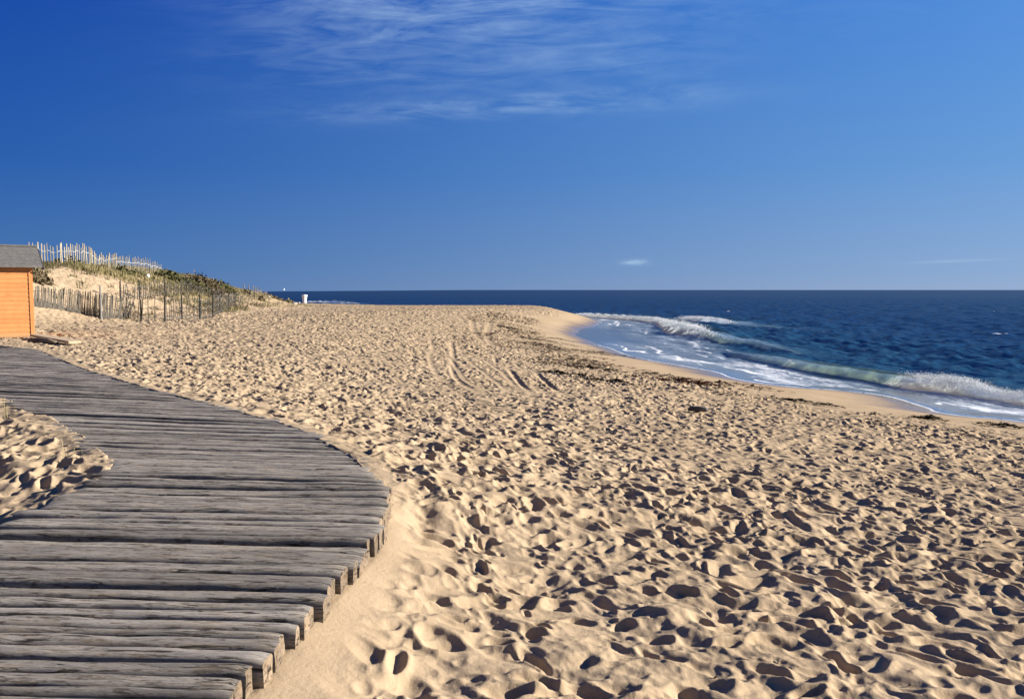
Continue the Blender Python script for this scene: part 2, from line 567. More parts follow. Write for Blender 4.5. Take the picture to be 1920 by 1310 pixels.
# sunlight passing through the thin crest of a breaker
tl = nt.nodes.new("ShaderNodeBsdfTranslucent")
nt.links.new(mix(nt, fm, (0.50, 0.66, 0.47), (0.97, 0.98, 1.0)), tl.inputs["Color"])
mt = nt.nodes.new("ShaderNodeMixShader")
mott = ramp(nt, noise(nt, scaled(nt, co, (0.8, 0.8, 1.6)), 1.5, 4, 0.65), [(0.35, 0.0), (0.68, 1.0)])
wgl = mix(nt, fm, mth(nt, 'ADD', 0.10, mth(nt, 'MULTIPLY', mott, 0.36)), (0.72, 0.72, 0.72))
nt.links.new(mth(nt, 'MULTIPLY', attr(nt, "glow").outputs["Fac"], wgl), mt.inputs[0])
nt.links.new(ms.outputs[0], mt.inputs[1]); nt.links.new(tl.outputs[0], mt.inputs[2])
tr = nt.nodes.new("ShaderNodeBsdfTransparent"); tr.inputs["Color"].default_value = (0.92, 0.97, 0.95, 1)
mr = nt.nodes.new("ShaderNodeMixShader")
nt.links.new(mth(nt, 'MULTIPLY', attr(nt, "lee").outputs["Fac"], 0.80), mr.inputs[0])
nt.links.new(mt.outputs[0], mr.inputs[1]); nt.links.new(tr.outputs[0], mr.inputs[2])
nt.links.new(mr.outputs[0], nt.nodes["Material Output"].inputs["Surface"])
# foam spray
m_spray, nt, b = new_mat("foam_white")
b.inputs["Base Color"].default_value = (0.84, 0.86, 0.88, 1)
b.inputs["Roughness"].default_value = 0.8

# weathered timber (needs the 'pc' point attribute: along, across, up)


def wood_mat(name, dark, light, sandy=0.25):
    m, nt, b = new_mat(name)
    pc = attr(nt, "pc").outputs["Vector"]
    info = nt.nodes.new("ShaderNodeObjectInfo").outputs["Random"]
    broad = noise(nt, scaled(nt, pc, (1.4, 7, 7)), 1.0, 5, 0.65)
    grain = noise(nt, scaled(nt, pc, (8.0, 56, 40)), 1.0, 7, 0.75, 0.5)
    fineg = noise(nt, scaled(nt, pc, (26, 150, 120)), 1.0, 5, 0.8)
    base = ramp(nt, broad, [(0.3, dark), (0.72, light)])
    base = mix(nt, ramp(nt, grain, [(0.42, 1.0), (0.49, 0.0)]), base, mix(nt, 1.0, base, (0.38, 0.35, 0.33), 'MULTIPLY'))
    base = mix(nt, mth(nt, 'MULTIPLY', ramp(nt, fineg, [(0.50, 0.0), (0.66, 1.0)]), 0.55), base, mix(nt, 1.0, base, (1.9, 1.85, 1.75), 'MULTIPLY'))
    crack = ramp(nt, noise(nt, scaled(nt, pc, (2.6, 30, 26)), 1.0, 4, 0.6, 0.8), [(0.36, 1.0), (0.395, 0.0)])
    base = mix(nt, mth(nt, 'MULTIPLY', crack, 0.92), base, (0.016, 0.013, 0.011))
    sandm = ramp(nt, noise(nt, scaled(nt, pc, (3.4, 16, 16)), 1.0, 7, 0.8), [(0.50, 0.0), (0.66, 1.0)])
    base = mix(nt, mth(nt, 'MULTIPLY', sandm, sandy), base, (0.33, 0.25, 0.16))
    base = mix(nt, attr(nt, "endgrain").outputs["Fac"], base, mix(nt, 1.0, base, (0.74, 0.63, 0.51), 'MULTIPLY'))
    tone = mth(nt, 'ADD', mth(nt, 'MULTIPLY', info, 0.5), 0.75)
    hs = nt.nodes.new("ShaderNodeHueSaturation")
    nt.links.new(base, hs.inputs["Color"]); nt.links.new(tone, hs.inputs["Value"])
    nt.links.new(hs.outputs[0], b.inputs["Base Color"])
    b.inputs["Roughness"].default_value = 0.85
    b.inputs["Specular IOR Level"].default_value = 0.25
    hgt = mth(nt, 'SUBTRACT', mth(nt, 'ADD', mth(nt, 'MULTIPLY', grain, 0.8), mth(nt, 'MULTIPLY', fineg, 0.3)), mth(nt, 'MULTIPLY', crack, 1.1))
    bump(nt, b, hgt, 0.75, 0.008)
    return m


m_plank = wood_mat("weathered_plank", (0.150, 0.138, 0.124), (0.325, 0.292, 0.250), 0.50)


def plain_wood(name, a, c, scale=(3, 3, 30), rough=0.8):
    m, nt, b = new_mat(name)
    co = objco(nt)
    n1 = noise(nt, scaled(nt, co, scale), 1.0, 4, 0.6)
    info = nt.nodes.new("ShaderNodeObjectInfo").outputs["Random"]
    hs = nt.nodes.new("ShaderNodeHueSaturation")
    nt.links.new(ramp(nt, n1, [(0.3, a), (0.7, c)]), hs.inputs["Color"])
    nt.links.new(mth(nt, 'ADD', mth(nt, 'MULTIPLY', info, 0.4), 0.8), hs.inputs["Value"])
    nt.links.new(hs.outputs[0], b.inputs["Base Color"])
    b.inputs["Roughness"].default_value = rough
    bump(nt, b, n1, 0.4, 0.01)
    return m


m_slat_dark = plain_wood("grey_paling", (0.035, 0.031, 0.026), (0.12, 0.105, 0.08), (14, 14, 3))
m_slat_tan = plain_wood("tan_paling", (0.22, 0.17, 0.09), (0.36, 0.29, 0.17), (14, 14, 3))
m_slat_pale = plain_wood("pale_stake", (0.20, 0.17, 0.11), (0.36, 0.315, 0.225), (14, 14, 3))
m_post = plain_wood("dark_post", (0.008, 0.007, 0.006), (0.024, 0.02, 0.018), (14, 14, 4))
m_post_grey = plain_wood("grey_post", (0.12, 0.115, 0.105), (0.22, 0.21, 0.19), (14, 14, 4))
m_wire = plain_wood("fence_wire", (0.10, 0.09, 0.08), (0.2, 0.19, 0.17))
m_wire_pale = plain_wood("pale_wire", (0.45, 0.47, 0.46), (0.6, 0.62, 0.6))
m_board = plain_wood("sun_bleached_board", (0.30, 0.22, 0.14), (0.44, 0.34, 0.22), (3, 20, 20))
m_log = plain_wood("old_timber", (0.10, 0.075, 0.05), (0.24, 0.18, 0.12), (5, 5, 5))
m_drift = plain_wood("driftwood", (0.05, 0.042, 0.04), (0.14, 0.12, 0.115), (5, 5, 5))

# hut wall: orange varnished boards
m_hut, nt, b = new_mat("orange_boards")
co = objco(nt)
sep = nt.nodes.new("ShaderNodeSeparateXYZ"); nt.links.new(co, sep.inputs[0])
row = mth(nt, 'FLOOR', mth(nt, 'DIVIDE', sep.outputs[2], 0.145))
rnd = nt.nodes.new("ShaderNodeTexWhiteNoise"); rnd.noise_dimensions = '1D'; nt.links.new(row, rnd.inputs["W"])
gr = noise(nt, scaled(nt, co, (1.6, 1.6, 38)), 1.0, 4, 0.6)
cc = ramp(nt, gr, [(0.3, (0.47, 0.172, 0.045)), (0.7, (0.56, 0.235, 0.070))])
cc = mix(nt, mth(nt, 'MULTIPLY', rnd.outputs["Value"], 0.5), cc, (0.58, 0.26, 0.088))
knot = ramp(nt, noise(nt, scaled(nt, co, (3, 3, 9)), 1.0, 1, 0.5), [(0.73, 0.0), (0.77, 1.0)])
cc = mix(nt, mth(nt, 'MULTIPLY', knot, 0.6), cc, (0.34, 0.11, 0.03))
stain = mth(nt, 'MULTIPLY', ramp(nt, noise(nt, scaled(nt, co, (5, 5, 2.2)), 1.0, 5, 0.7), [(0.42, 0.0), (0.62, 1.0)]), 0.35)
splash = mth(nt, 'MULTIPLY', ramp(nt, mth(nt, 'ADD', sep.outputs[2], mth(nt, 'MULTIPLY', noise(nt, co, 6, 4, 0.7), 0.5)), [(0.38, 1.0), (0.62, 0.0)]), 0.6)
cc = mix(nt, stain, cc, (0.40, 0.155, 0.05))
cc = mix(nt, splash, cc, (0.42, 0.27, 0.13))
nt.links.new(cc, b.inputs["Base Color"]); b.inputs["Roughness"].default_value = 0.55
# roof felt
m_roof, nt, b = new_mat("grey_felt")
co = objco(nt)
nn = noise(nt, co, 9, 5, 0.7)
nt.links.new(ramp(nt, nn, [(0.3, (0.075, 0.072, 0.068)), (0.7, (0.16, 0.152, 0.142))]), b.inputs["Base Color"])
b.inputs["Roughness"].default_value = 0.9
bump(nt, b, nn, 0.6, 0.02)
# white plastic
m_white, nt, b = new_mat("white_plastic")
nn = noise(nt, objco(nt), 5, 4, 0.6)
nt.links.new(ramp(nt, nn, [(0.3, (0.70, 0.69, 0.66)), (0.6, (0.82, 0.82, 0.80))]), b.inputs["Base Color"])
b.inputs["Roughness"].default_value = 0.5
m_rock, nt, b = new_mat("pale_rock")
nn = noise(nt, objco(nt), 4, 5, 0.65)
nt.links.new(ramp(nt, nn, [(0.3, (0.34, 0.32, 0.29)), (0.7, (0.62, 0.60, 0.56))]), b.inputs["Base Color"])
bump(nt, b, nn, 0.6, 0.05)
m_darkrock, nt, b = new_mat("dark_rock")
nn = noise(nt, objco(nt), 3, 5, 0.65)
nt.links.new(ramp(nt, nn, [(0.3, (0.03, 0.028, 0.027)), (0.7, (0.12, 0.11, 0.10))]), b.inputs["Base Color"])
bump(nt, b, nn, 0.6, 0.05)


def leaf_mat(name, a, c, e):
    m, nt, b = new_mat(name)
    nn = noise(nt, objco(nt), 1.3, 3, 0.6)
    n2 = noise(nt, objco(nt), 14, 3, 0.6)
    base = mix(nt, ramp(nt, nn, [(0.35, 0.0), (0.65, 1.0)]), a, c)
    nt.links.new(mix(nt, ramp(nt, n2, [(0.45, 0.0), (0.7, 1.0)]), base, e), b.inputs["Base Color"])
    b.inputs["Roughness"].default_value = 0.75
    b.inputs["Specular IOR Level"].default_value = 0.2
    return m


m_olive = leaf_mat("olive_leaves", (0.049, 0.055, 0.016), (0.077, 0.072, 0.025), (0.117, 0.103, 0.041))
m_brown = leaf_mat("brown_twigs", (0.067, 0.049, 0.028), (0.099, 0.077, 0.041), (0.152, 0.117, 0.062))
m_green = leaf_mat("green_leaves", (0.070, 0.070, 0.026), (0.096, 0.090, 0.038), (0.123, 0.123, 0.051))
m_straw = leaf_mat("straw_grass", (0.152, 0.131, 0.054), (0.225, 0.189, 0.090), (0.306, 0.261, 0.144))
m_weed = leaf_mat("seaweed_dark", (0.014, 0.011, 0.008), (0.024, 0.018, 0.012), (0.045, 0.032, 0.018))
m_weed_red = leaf_mat("seaweed_red", (0.06, 0.022, 0.013), (0.10, 0.038, 0.020), (0.14, 0.06, 0.03))

# ------------------------------------------------------------------ the beach


def fan(th, rr):
    T, RR = np.meshgrid(th.astype(np.float64), rr.astype(np.float64))
    x = (np.sin(T) * RR).ravel(); y = (np.cos(T) * RR).ravel()
    nt_, nr = len(th), len(rr)
    idx = np.arange(nt_ * nr).reshape(nr, nt_)
    q = np.stack([idx[:-1, :-1], idx[:-1, 1:], idx[1:, 1:], idx[1:, :-1]], -1).reshape(-1, 4)[:, ::-1]
    return x, y, q


def angles(lo, hi, step, lo2, hi2):
    core = np.arange(lo, hi, step)
    left = []; a = lo; s = step
    while a > lo2:
        s *= 1.12; a -= s; left.append(a)
    right = []; a = core[-1]; s = step
    while a < hi2:
        s *= 1.12; a += s; right.append(a)
    return np.concatenate([left[::-1], core, right])


def radii(r0, segs):
    out = [r0]
    for lim, f in segs:
        while out[-1] < lim:
            out.append(out[-1] + f(out[-1]))
    return np.array(out)


Q = 1.3
th = angles(-0.64, 0.66, 0.0016 / Q, -1.75, 1.75)
rr = radii(0.7, [(2.7, lambda r: 0.03), (30, lambda r: 0.0029 * r / Q), (62, lambda r: 0.087 / Q), (140, lambda r: 0.2 + (r - 62) * 0.006), (420, lambda r: 0.03 * r)])
x, y, q = fan(th, rr)
z, sd, wet, inl = ground(x, y)
debris = sstep(4.4, 6.5, inl) * sstep(14, 6.0, inl) * (0.35 + 0.65 * sstep(0.40, 0.62, fbm(x * 0.5, y * 0.5, 222, 3)))
keep = (sd < 12)
qk = keep[q].all(1)
beach = mesh_arrays("beach", np.stack([x, y, z], 1), q[qk], m_sand, True, {"wet": wet, "debris": debris})
tag(beach, kind='structure')


def gz(px, py, fine=True):
    r = ground(np.array([px], np.float32), np.array([py], np.float32), fine)
    return float(r[0][0])


# ------------------------------------------------------------------ the sea
Q = 1.0
# breaking waves: foot line in the picture's pixels, (height, white, green, back length)
W1 = [((1340, 662), (0.10, 0.05, 0.2, 1.2)), ((1395, 674), (0.45, 0.25, 0.55, 1.4)), ((1450, 686), (0.62, 0.12, 0.8, 1.4)),
      ((1550, 704), (0.74, 0.10, 1.0, 1.4)), ((1640, 719), (0.80, 0.12, 1.0, 1.4)), ((1672, 726), (0.78, 0.35, 1.0, 1.5)),
      ((1700, 730), (0.78, 1.0, 0.5, 1.6)), ((1760, 737), (0.84, 1.0, 0.3, 1.5)), ((1800, 744), (0.62, 1.0, 0.3, 1.4)),
      ((1835, 748), (0.40, 0.75, 0.8, 1.3)), ((1870, 753), (0.48, 0.8, 0.7, 1.3)), ((1925, 762), (0.62, 1.0, 0.3, 1.5)), ((2100, 785), (0.7, 1.0, 0.3, 1.5)), ((2500, 830), (0.7, 0.9, 0.4, 1.5))]
W2 = [((1075, 590), (0.15, 0.5, 0.0, 1.5)), ((1100, 594), (0.55, 1.0, 0.0, 2.0)), ((1160, 599), (0.62, 1.0, 0.0, 2.0)),
      ((1215, 605), (0.7, 0.95, 0.0, 2.2)), ((1238, 617), (0.95, 1.0, 0.0, 2.6)), ((1250, 627), (1.15, 1.0, 0.0, 2.6)),
      ((1278, 630), (1.05, 1.0, 0.2, 2.4)), ((1310, 636), (0.7, 0.6, 0.6, 2.2)), ((1360, 645), (0.55, 0.35, 0.6, 2.2)), ((1420, 655), (0.40, 0.2, 0.5, 2.0)), ((1500, 668), (0.1, 0.0, 0.2, 2.0))]
W3 = [((1262, 600), (0.1, 0.4, 0, 2)), ((1285, 602), (0.8, 1, 0, 2.5)), ((1335, 606), (0.8, 0.9, 0.1, 3)), ((1370, 611), (0.45, 0.5, 0.4, 3)), ((1450, 618), (0.25, 0.25, 0.3, 3)), ((1560, 628), (0.05, 0.0, 0.1, 3))]
FAR = [((565, 568), (0.5, 1, 0, 3)), ((600, 568), (0.75, 1, 0, 3)), ((640, 569), (0.7, 1, 0, 3)), ((675, 570), (0.1, 1, 0, 3))]


def wave_line(W):
    pts = np.array([at(u, v, ZSEA) for (u, v), _ in W]); vals = np.array([w for _, w in W], float)
    both = smooth_line(np.hstack([pts, vals]), 4)
    return both[:, :2], both[:, 2:]


th = angles(-0.33, 0.64, 0.0015 / Q, -1.2, 1.9)
rr = radii(9.0, [(18, lambda r: 0.006 * r), (120, lambda r: 0.0031 * r / Q), (420, lambda r: 0.006 * r), (60000, lambda r: 0.022 * r)])
x, y, q = fan(th, rr)
x = x.astype(np.float32); y = y.astype(np.float32)
sd = shore_dist(x, y)
keep = sd > -2.5
used = np.unique(q[keep[q].all(1)])
remap = np.full(len(x), -1); remap[used] = np.arange(len(used))
q = remap[q[keep[q].all(1)]]
x, y, sd = x[used], y[used], sd[used]
sd = (sd - (fbm(x * 0.25, y * 0.25, 5, 2) - 0.5) * 0.6).astype(np.float32)
rad = np.hypot(x, y)
step = np.maximum(rad * 0.0035, 0.05)
hgt = np.zeros_like(x)
wr = np.random.default_rng(3)
for lam in np.geomspace(0.3, 4.5, 40):
    a = math.pi + (wr.random() - 0.5) * 2.3 - 0.25
    kx, ky = math.cos(a) * 2 * math.pi / lam, math.sin(a) * 2 * math.pi / lam
    amp = 0.0138 * lam ** 0.55 * (0.7 + 0.6 * wr.random())
    att = sstep(2.2, 4.5, lam / step)
    ph = wr.random() * 6.28 + 2.2 * fbm(x * 0.35 / lam, y * 0.35 / lam, int(lam * 100), 2)
    s = np.sin(kx * x + ky * y + ph)
    hgt += (amp * att * (s + 0.25 * np.abs(s))).astype(np.float32)
hgt *= sstep(0.2, 14, sd) * (0.85 + 0.3 * fbm(x * 0.05, y * 0.03, 401, 2))
swell = 0.16 * np.sin(sd * 0.30 + 3 * fbm(x * 0.01, y * 0.01, 405, 2)) * sstep(6, 30, sd) * sstep(700, 200, rad)
hgt += swell.astype(np.float32)

warp = (fbm(x * 0.8, y * 0.8, 411, 3) - 0.5)
warp2 = (fbm(x * 0.22, y * 0.22, 415, 3) - 0.5)
foam = np.zeros_like(x); face = np.zeros_like(x); back_a = np.zeros_like(x); glow = np.zeros_like(x)
SPRAY = []
for wi, W in enumerate((W1, W2, W3, FAR)):
    line, vals = wave_line(W)
    vals[:, 0] *= (0.58, 0.72, 0.6, 0.8)[wi]
    d, side, v = polydist(x, y, line, vals)
    # seaward side of the foot line: farther from the shore than the line
    ends = [line[0], line[-1]]
    along = np.minimum(np.hypot(x - ends[0][0], y - ends[0][1]), np.hypot(x - ends[1][0], y - ends[1][1]))
    e = line[-1] - line[0]
    s = d * side
    if wi == 0 or wi == 1 or wi == 2:
        s = -s
    if wi == 3:
        s = -s
    A, white, grn, back = (v[..., k] for k in range(4))
    cap = sstep(0.0, 1.2, along)
    s = s + warp * 0.30
    rise = (0.75 + 0.9 * white) * A + 0.12
    up = np.clip(s / rise, 0, 1)
    prof = np.where(s < rise, up ** 1.25 * (1 - 0.12 * (1 - up)), np.exp(-((s - rise) / back) ** 2))
    prof = np.where(s < 0, 0, prof) * cap
    chop = 1.0 * (fbm(x * 1.7, y * 1.7, 431 + wi, 3) - 0.45) + 0.30 * (np.abs(fbm(x * 3.8, y * 3.8, 435 + wi, 2) - 0.5) * -2 + 0.25)
    hw = A * prof * (1 + 0.25 * warp)
    rough_ = white * prof * chop * 0.80 * np.minimum(A, 0.8)
    hgt = np.where(prof > 0.02, hgt * (1 - 0.7 * np.clip(prof, 0, 1)), hgt) + hw + rough_
    crest = np.exp(-((s - rise) / (0.22 + 0.2 * white)) ** 2) * cap * np.minimum(1, A / 0.3)
    fr = sstep(-0.25, 0.08, s) * sstep(rise + 0.55 + 0.6 * warp, rise - 0.1, s) * cap
    lowgap = 1 - 0.0 * white
    foam = np.maximum(foam, white * fr * 1.0 * lowgap * sstep(0.03, 0.2, A))
    foam = np.maximum(foam, crest * (0.30 + 0.6 * white + 0.35 * (fbm(x * 1.2, y * 1.2, 441, 2) - 0.5)))
    foam = np.maximum(foam, 0.55 * white * np.exp(-((s - rise - 0.9) / 1.3) ** 2) * cap * (s > rise) * 0.8)
    face = np.maximum(face, grn * sstep(-0.05, 0.15, s) * sstep(rise + 0.5, rise * 0.6, s) * cap)
    back_a = np.maximum(back_a, np.clip(grn + white, 0, 1) ** 2 * sstep(rise - 0.28 - 0.25 * white, rise + 0.22 - 0.25 * white, s) * sstep(rise + back * 1.1, rise + back * 0.5, s) * cap * np.clip(A / 0.3, 0, 1))
    glow = np.maximum(glow, sstep(-0.1, 0.1, s) * sstep(rise + 0.15, rise - 0.1, s) * cap * np.maximum(grn, white))
    for k in range(0, len(line)):
        if vals[k, 1] > 0.5 and line[k][1] < 140:
            SPRAY.append((line[k], vals[k], wi))

# swash: foam edges and lace between the breakers and the sand
edge_n = warp2 * 1.6 + warp * 0.35
near = sstep(130, 60, y) * 1.0
width = np.interp(y, [0, 24, 30, 40, 48, 60, 75], [3.2, 3.0, 3.3, 5.0, 6.0, 8.5, 7.0])
t = sd / width
streak = fbm(x * 0.9 + y * 0.1, y * 0.22, 451, 4)
lacey = np.where((sd > 0.1) & (t < 1.25), (0.29 + 0.09 * sstep(46, 38, y) + 0.09 * sstep(32, 27, y) + 0.70 * (streak - 0.42)) * sstep(0.0, 0.45, t + warp2 * 0.6) * sstep(1.3, 0.85, t), 0)
lines = np.zeros_like(x)
for c, wd, st in ((0.07, 0.10, 0.8), (0.9, 0.22, 0.62), (1.7, 0.3, 0.55), (2.6, 0.35, 0.5), (3.9, 0.45, 0.45), (5.4, 0.5, 0.45)):
    nn = edge_n * (0.1 if c < 0.2 else 1.7) + (0 if c < 0.2 else 1.6) * (fbm(x * 0.35 + c * 7, y * 0.12, 455, 2) - 0.5)
    lines = np.maximum(lines, st * np.exp(-(np.abs(sd - c * np.interp(y, [24, 60], [0.8, 1.25]) - nn) / wd) ** 1.5) * (t < 1.15) * (sd > -0.12) * (1 if c < 0.2 else 0.35 + 1.1 * sstep(0.35, 0.65, fbm(x * 0.5 + c, y * 0.3, 457, 3))))
bay = sstep(50, 58, y) * sstep(80, 70, y) * sstep(5.0, 3.2, sd)
lines = lines * (1 - 0.93 * bay); lacey = lacey * (1 - 0.96 * bay)
nb = sstep(118, 90, y)
foam = np.maximum(foam, np.maximum(lacey, lines) * nb)
foam = np.where(sd < -0.12, 0, foam)
# loose foam trails just outside the breakers
trail = sstep(0.56, 0.72, fbm(x * 0.12 + y * 0.02, y * 0.45, 461, 4)) * sstep(26, 6, sd - width) * (sd > width)
foam = np.maximum(foam, 0.33 * trail * sstep(120, 70, rad))
for (u, v, w, dd_) in ((1857, 583, 1.0, 1.0), (1838, 583, 0.7, 1.0), (1876, 628, 0.22, 0.6), (1366, 582, 0.4, 1.0)):
    cx, cy = at(u, v, ZSEA)
    foam = np.maximum(foam, 1.0 * np.exp(-(((x - cx) / w) ** 2 + ((y - cy) / (dd_ * 2)) ** 2) ** 2) * (0.75 + 0.6 * (fbm(x * 1.5, y * 0.6, 471, 2) - 0.5)))
thin = sstep(2.2, 0.2, sd - 2.2 * bay) * sstep(120, 90, y)
thin = np.maximum(thin, bay * 0.95)
film = sstep(1.35, 0.8, t) * nb * (1 - bay) * (0.45 + 0.75 * streak) * sstep(-0.1, 0.3, sd)
shallow = sstep(34, 4, sd + warp2 * 3) * sstep(150, 60, rad) * 0.9
z = ZSEA + hgt * sstep(-0.2, 1.0, sd)
z = z + 0.005 * sstep(0, 0.6, sd)
z = np.where(sd < 0, ZSEA - 0.002 + np.minimum(sd, 0) * 0.03, z)
sea = mesh_arrays("sea", np.stack([x, y, z], 1), q, m_sea, True, {"foam": foam, "face": face, "shallow": shallow, "thin": thin, "lee": back_a, "glow": glow, "film": film})
tag(sea, kind='structure')

# spray flung off the breaking crests
vs = []; fs = []
sr = random.Random(5)
n_ = 0
pts = []
for (p, val, wi) in SPRAY:
    cnt = int(620 * val[1] ** 2 * (1.2 if wi == 0 else 0.8))
    nx = line[0] * 0
    for k in range(cnt):
        back = 0.75 * val[0] + 0.12
        ang = sr.random() * 6.28
        off_ = sr.gauss(0, 0.30)
        rx, ry = p[0] + (back + 0.9 * val[1] * val[0]) * 0.85 + off_, p[1] + sr.gauss(0, 0.6 if wi == 0 else 1.5)
        hz = ZSEA + val[0] * (0.98 - abs(off_) * 0.9 + abs(sr.gauss(0, 0.10)) + (0.30 * sr.random() ** 6))
        r = (0.005 + 0.009 * sr.random() ** 2) * (1 if wi == 0 else 1.9)
        pts.append((rx, ry, hz, r))
for (px_, py_, pz_, r) in pts:
    b0 = len(vs)
    for dx, dy, dz in ((1, 0, 0), (-1, 0, 0), (0, 1, 0), (0, -1, 0), (0, 0, 1), (0, 0, -1)):
        vs.append((px_ + dx * r * sr.uniform(.7, 1.5), py_ + dy * r * sr.uniform(.7, 1.5), pz_ + dz * r * sr.uniform(.7, 1.5)))
    for a_, b_, c_ in ((0, 2, 4), (2, 1, 4), (1, 3, 4), (3, 0, 4), (2, 0, 5), (1, 2, 5), (3, 1, 5), (0, 3, 5)):
        fs.append((b0 + a_, b0 + b_, b0 + c_))
spray = mesh_arrays("sea_spray", np.array(vs), None, m_spray, True, tris=fs)
tag(spray, "white droplets of spray thrown up along the breaking wave crests", "spray", kind='stuff')

# ------------------------------------------------------------------ the boardwalk
walk = empty("boardwalk", (-2.0, 5.0, DECK))
tag(walk, "curving boardwalk of weathered grey timbers half sunk in the sand", "boardwalk")


def cross_x(p, d, curve):
    best = None
    for i in range(len(curve) - 1):
        a, b_ = curve[i], curve[i + 1]
        e = b_ - a
        den = d[0] * e[1] - d[1] * e[0]
        if abs(den) < 1e-9:
            continue
        w = a - p
        t_ = (w[0] * e[1] - w[1] * e[0]) / den
        s_ = (w[0] * d[1] - w[1] * d[0]) / den
        if t_ > 0.3 and -0.001 <= s_ <= 1.001 and (best is None or t_ < best):
            best = t_
    return best


# march along the right-hand edge
seglen = np.hypot(*np.diff(R_CURVE, axis=0).T)
cum = np.concatenate([[0], np.cumsum(seglen)])


def r_at(s):
    return np.array([np.interp(s, cum, R_CURVE[:, 0]), np.interp(s, cum, R_CURVE[:, 1])])


def ang_at(yy):
    return R(np.interp(yy, [0, 5, 6.5, 9, 12, 20], [2.2, 3.2, 4.5, 12, 17, 18]))


planks = []
s = 0.3
prng = random.Random(21)
while s < cum[-1] - 1.2 and len(planks) < 260:
    w = prng.choice([0.092, 0.104, 0.114, 0.124, 0.136, 0.150])
    p0 = r_at(s)
    a0 = ang_at(p0[1])
    tang = r_at(s + 0.05) - r_at(s - 0.05); tang /= np.hypot(*tang)
    nrm = np.array([math.sin(a0), math.cos(a0)])
    adv = w / max(0.35, float(tang @ nrm))
    p1 = r_at(s + adv); a1 = ang_at(p1[1])
    L = []
    for p, a in ((p0, a0), (p1, a1)):
        d = np.array([-math.cos(a), math.sin(a)])
        t_ = cross_x(p, d, L_CURVE)
        L.append(None if t_ is None else (p + d * t_, t_))
    s += adv
    if L[0] is None or L[1] is None:
        continue
    planks.append((p0, p1, L[0][0], L[1][0], w))


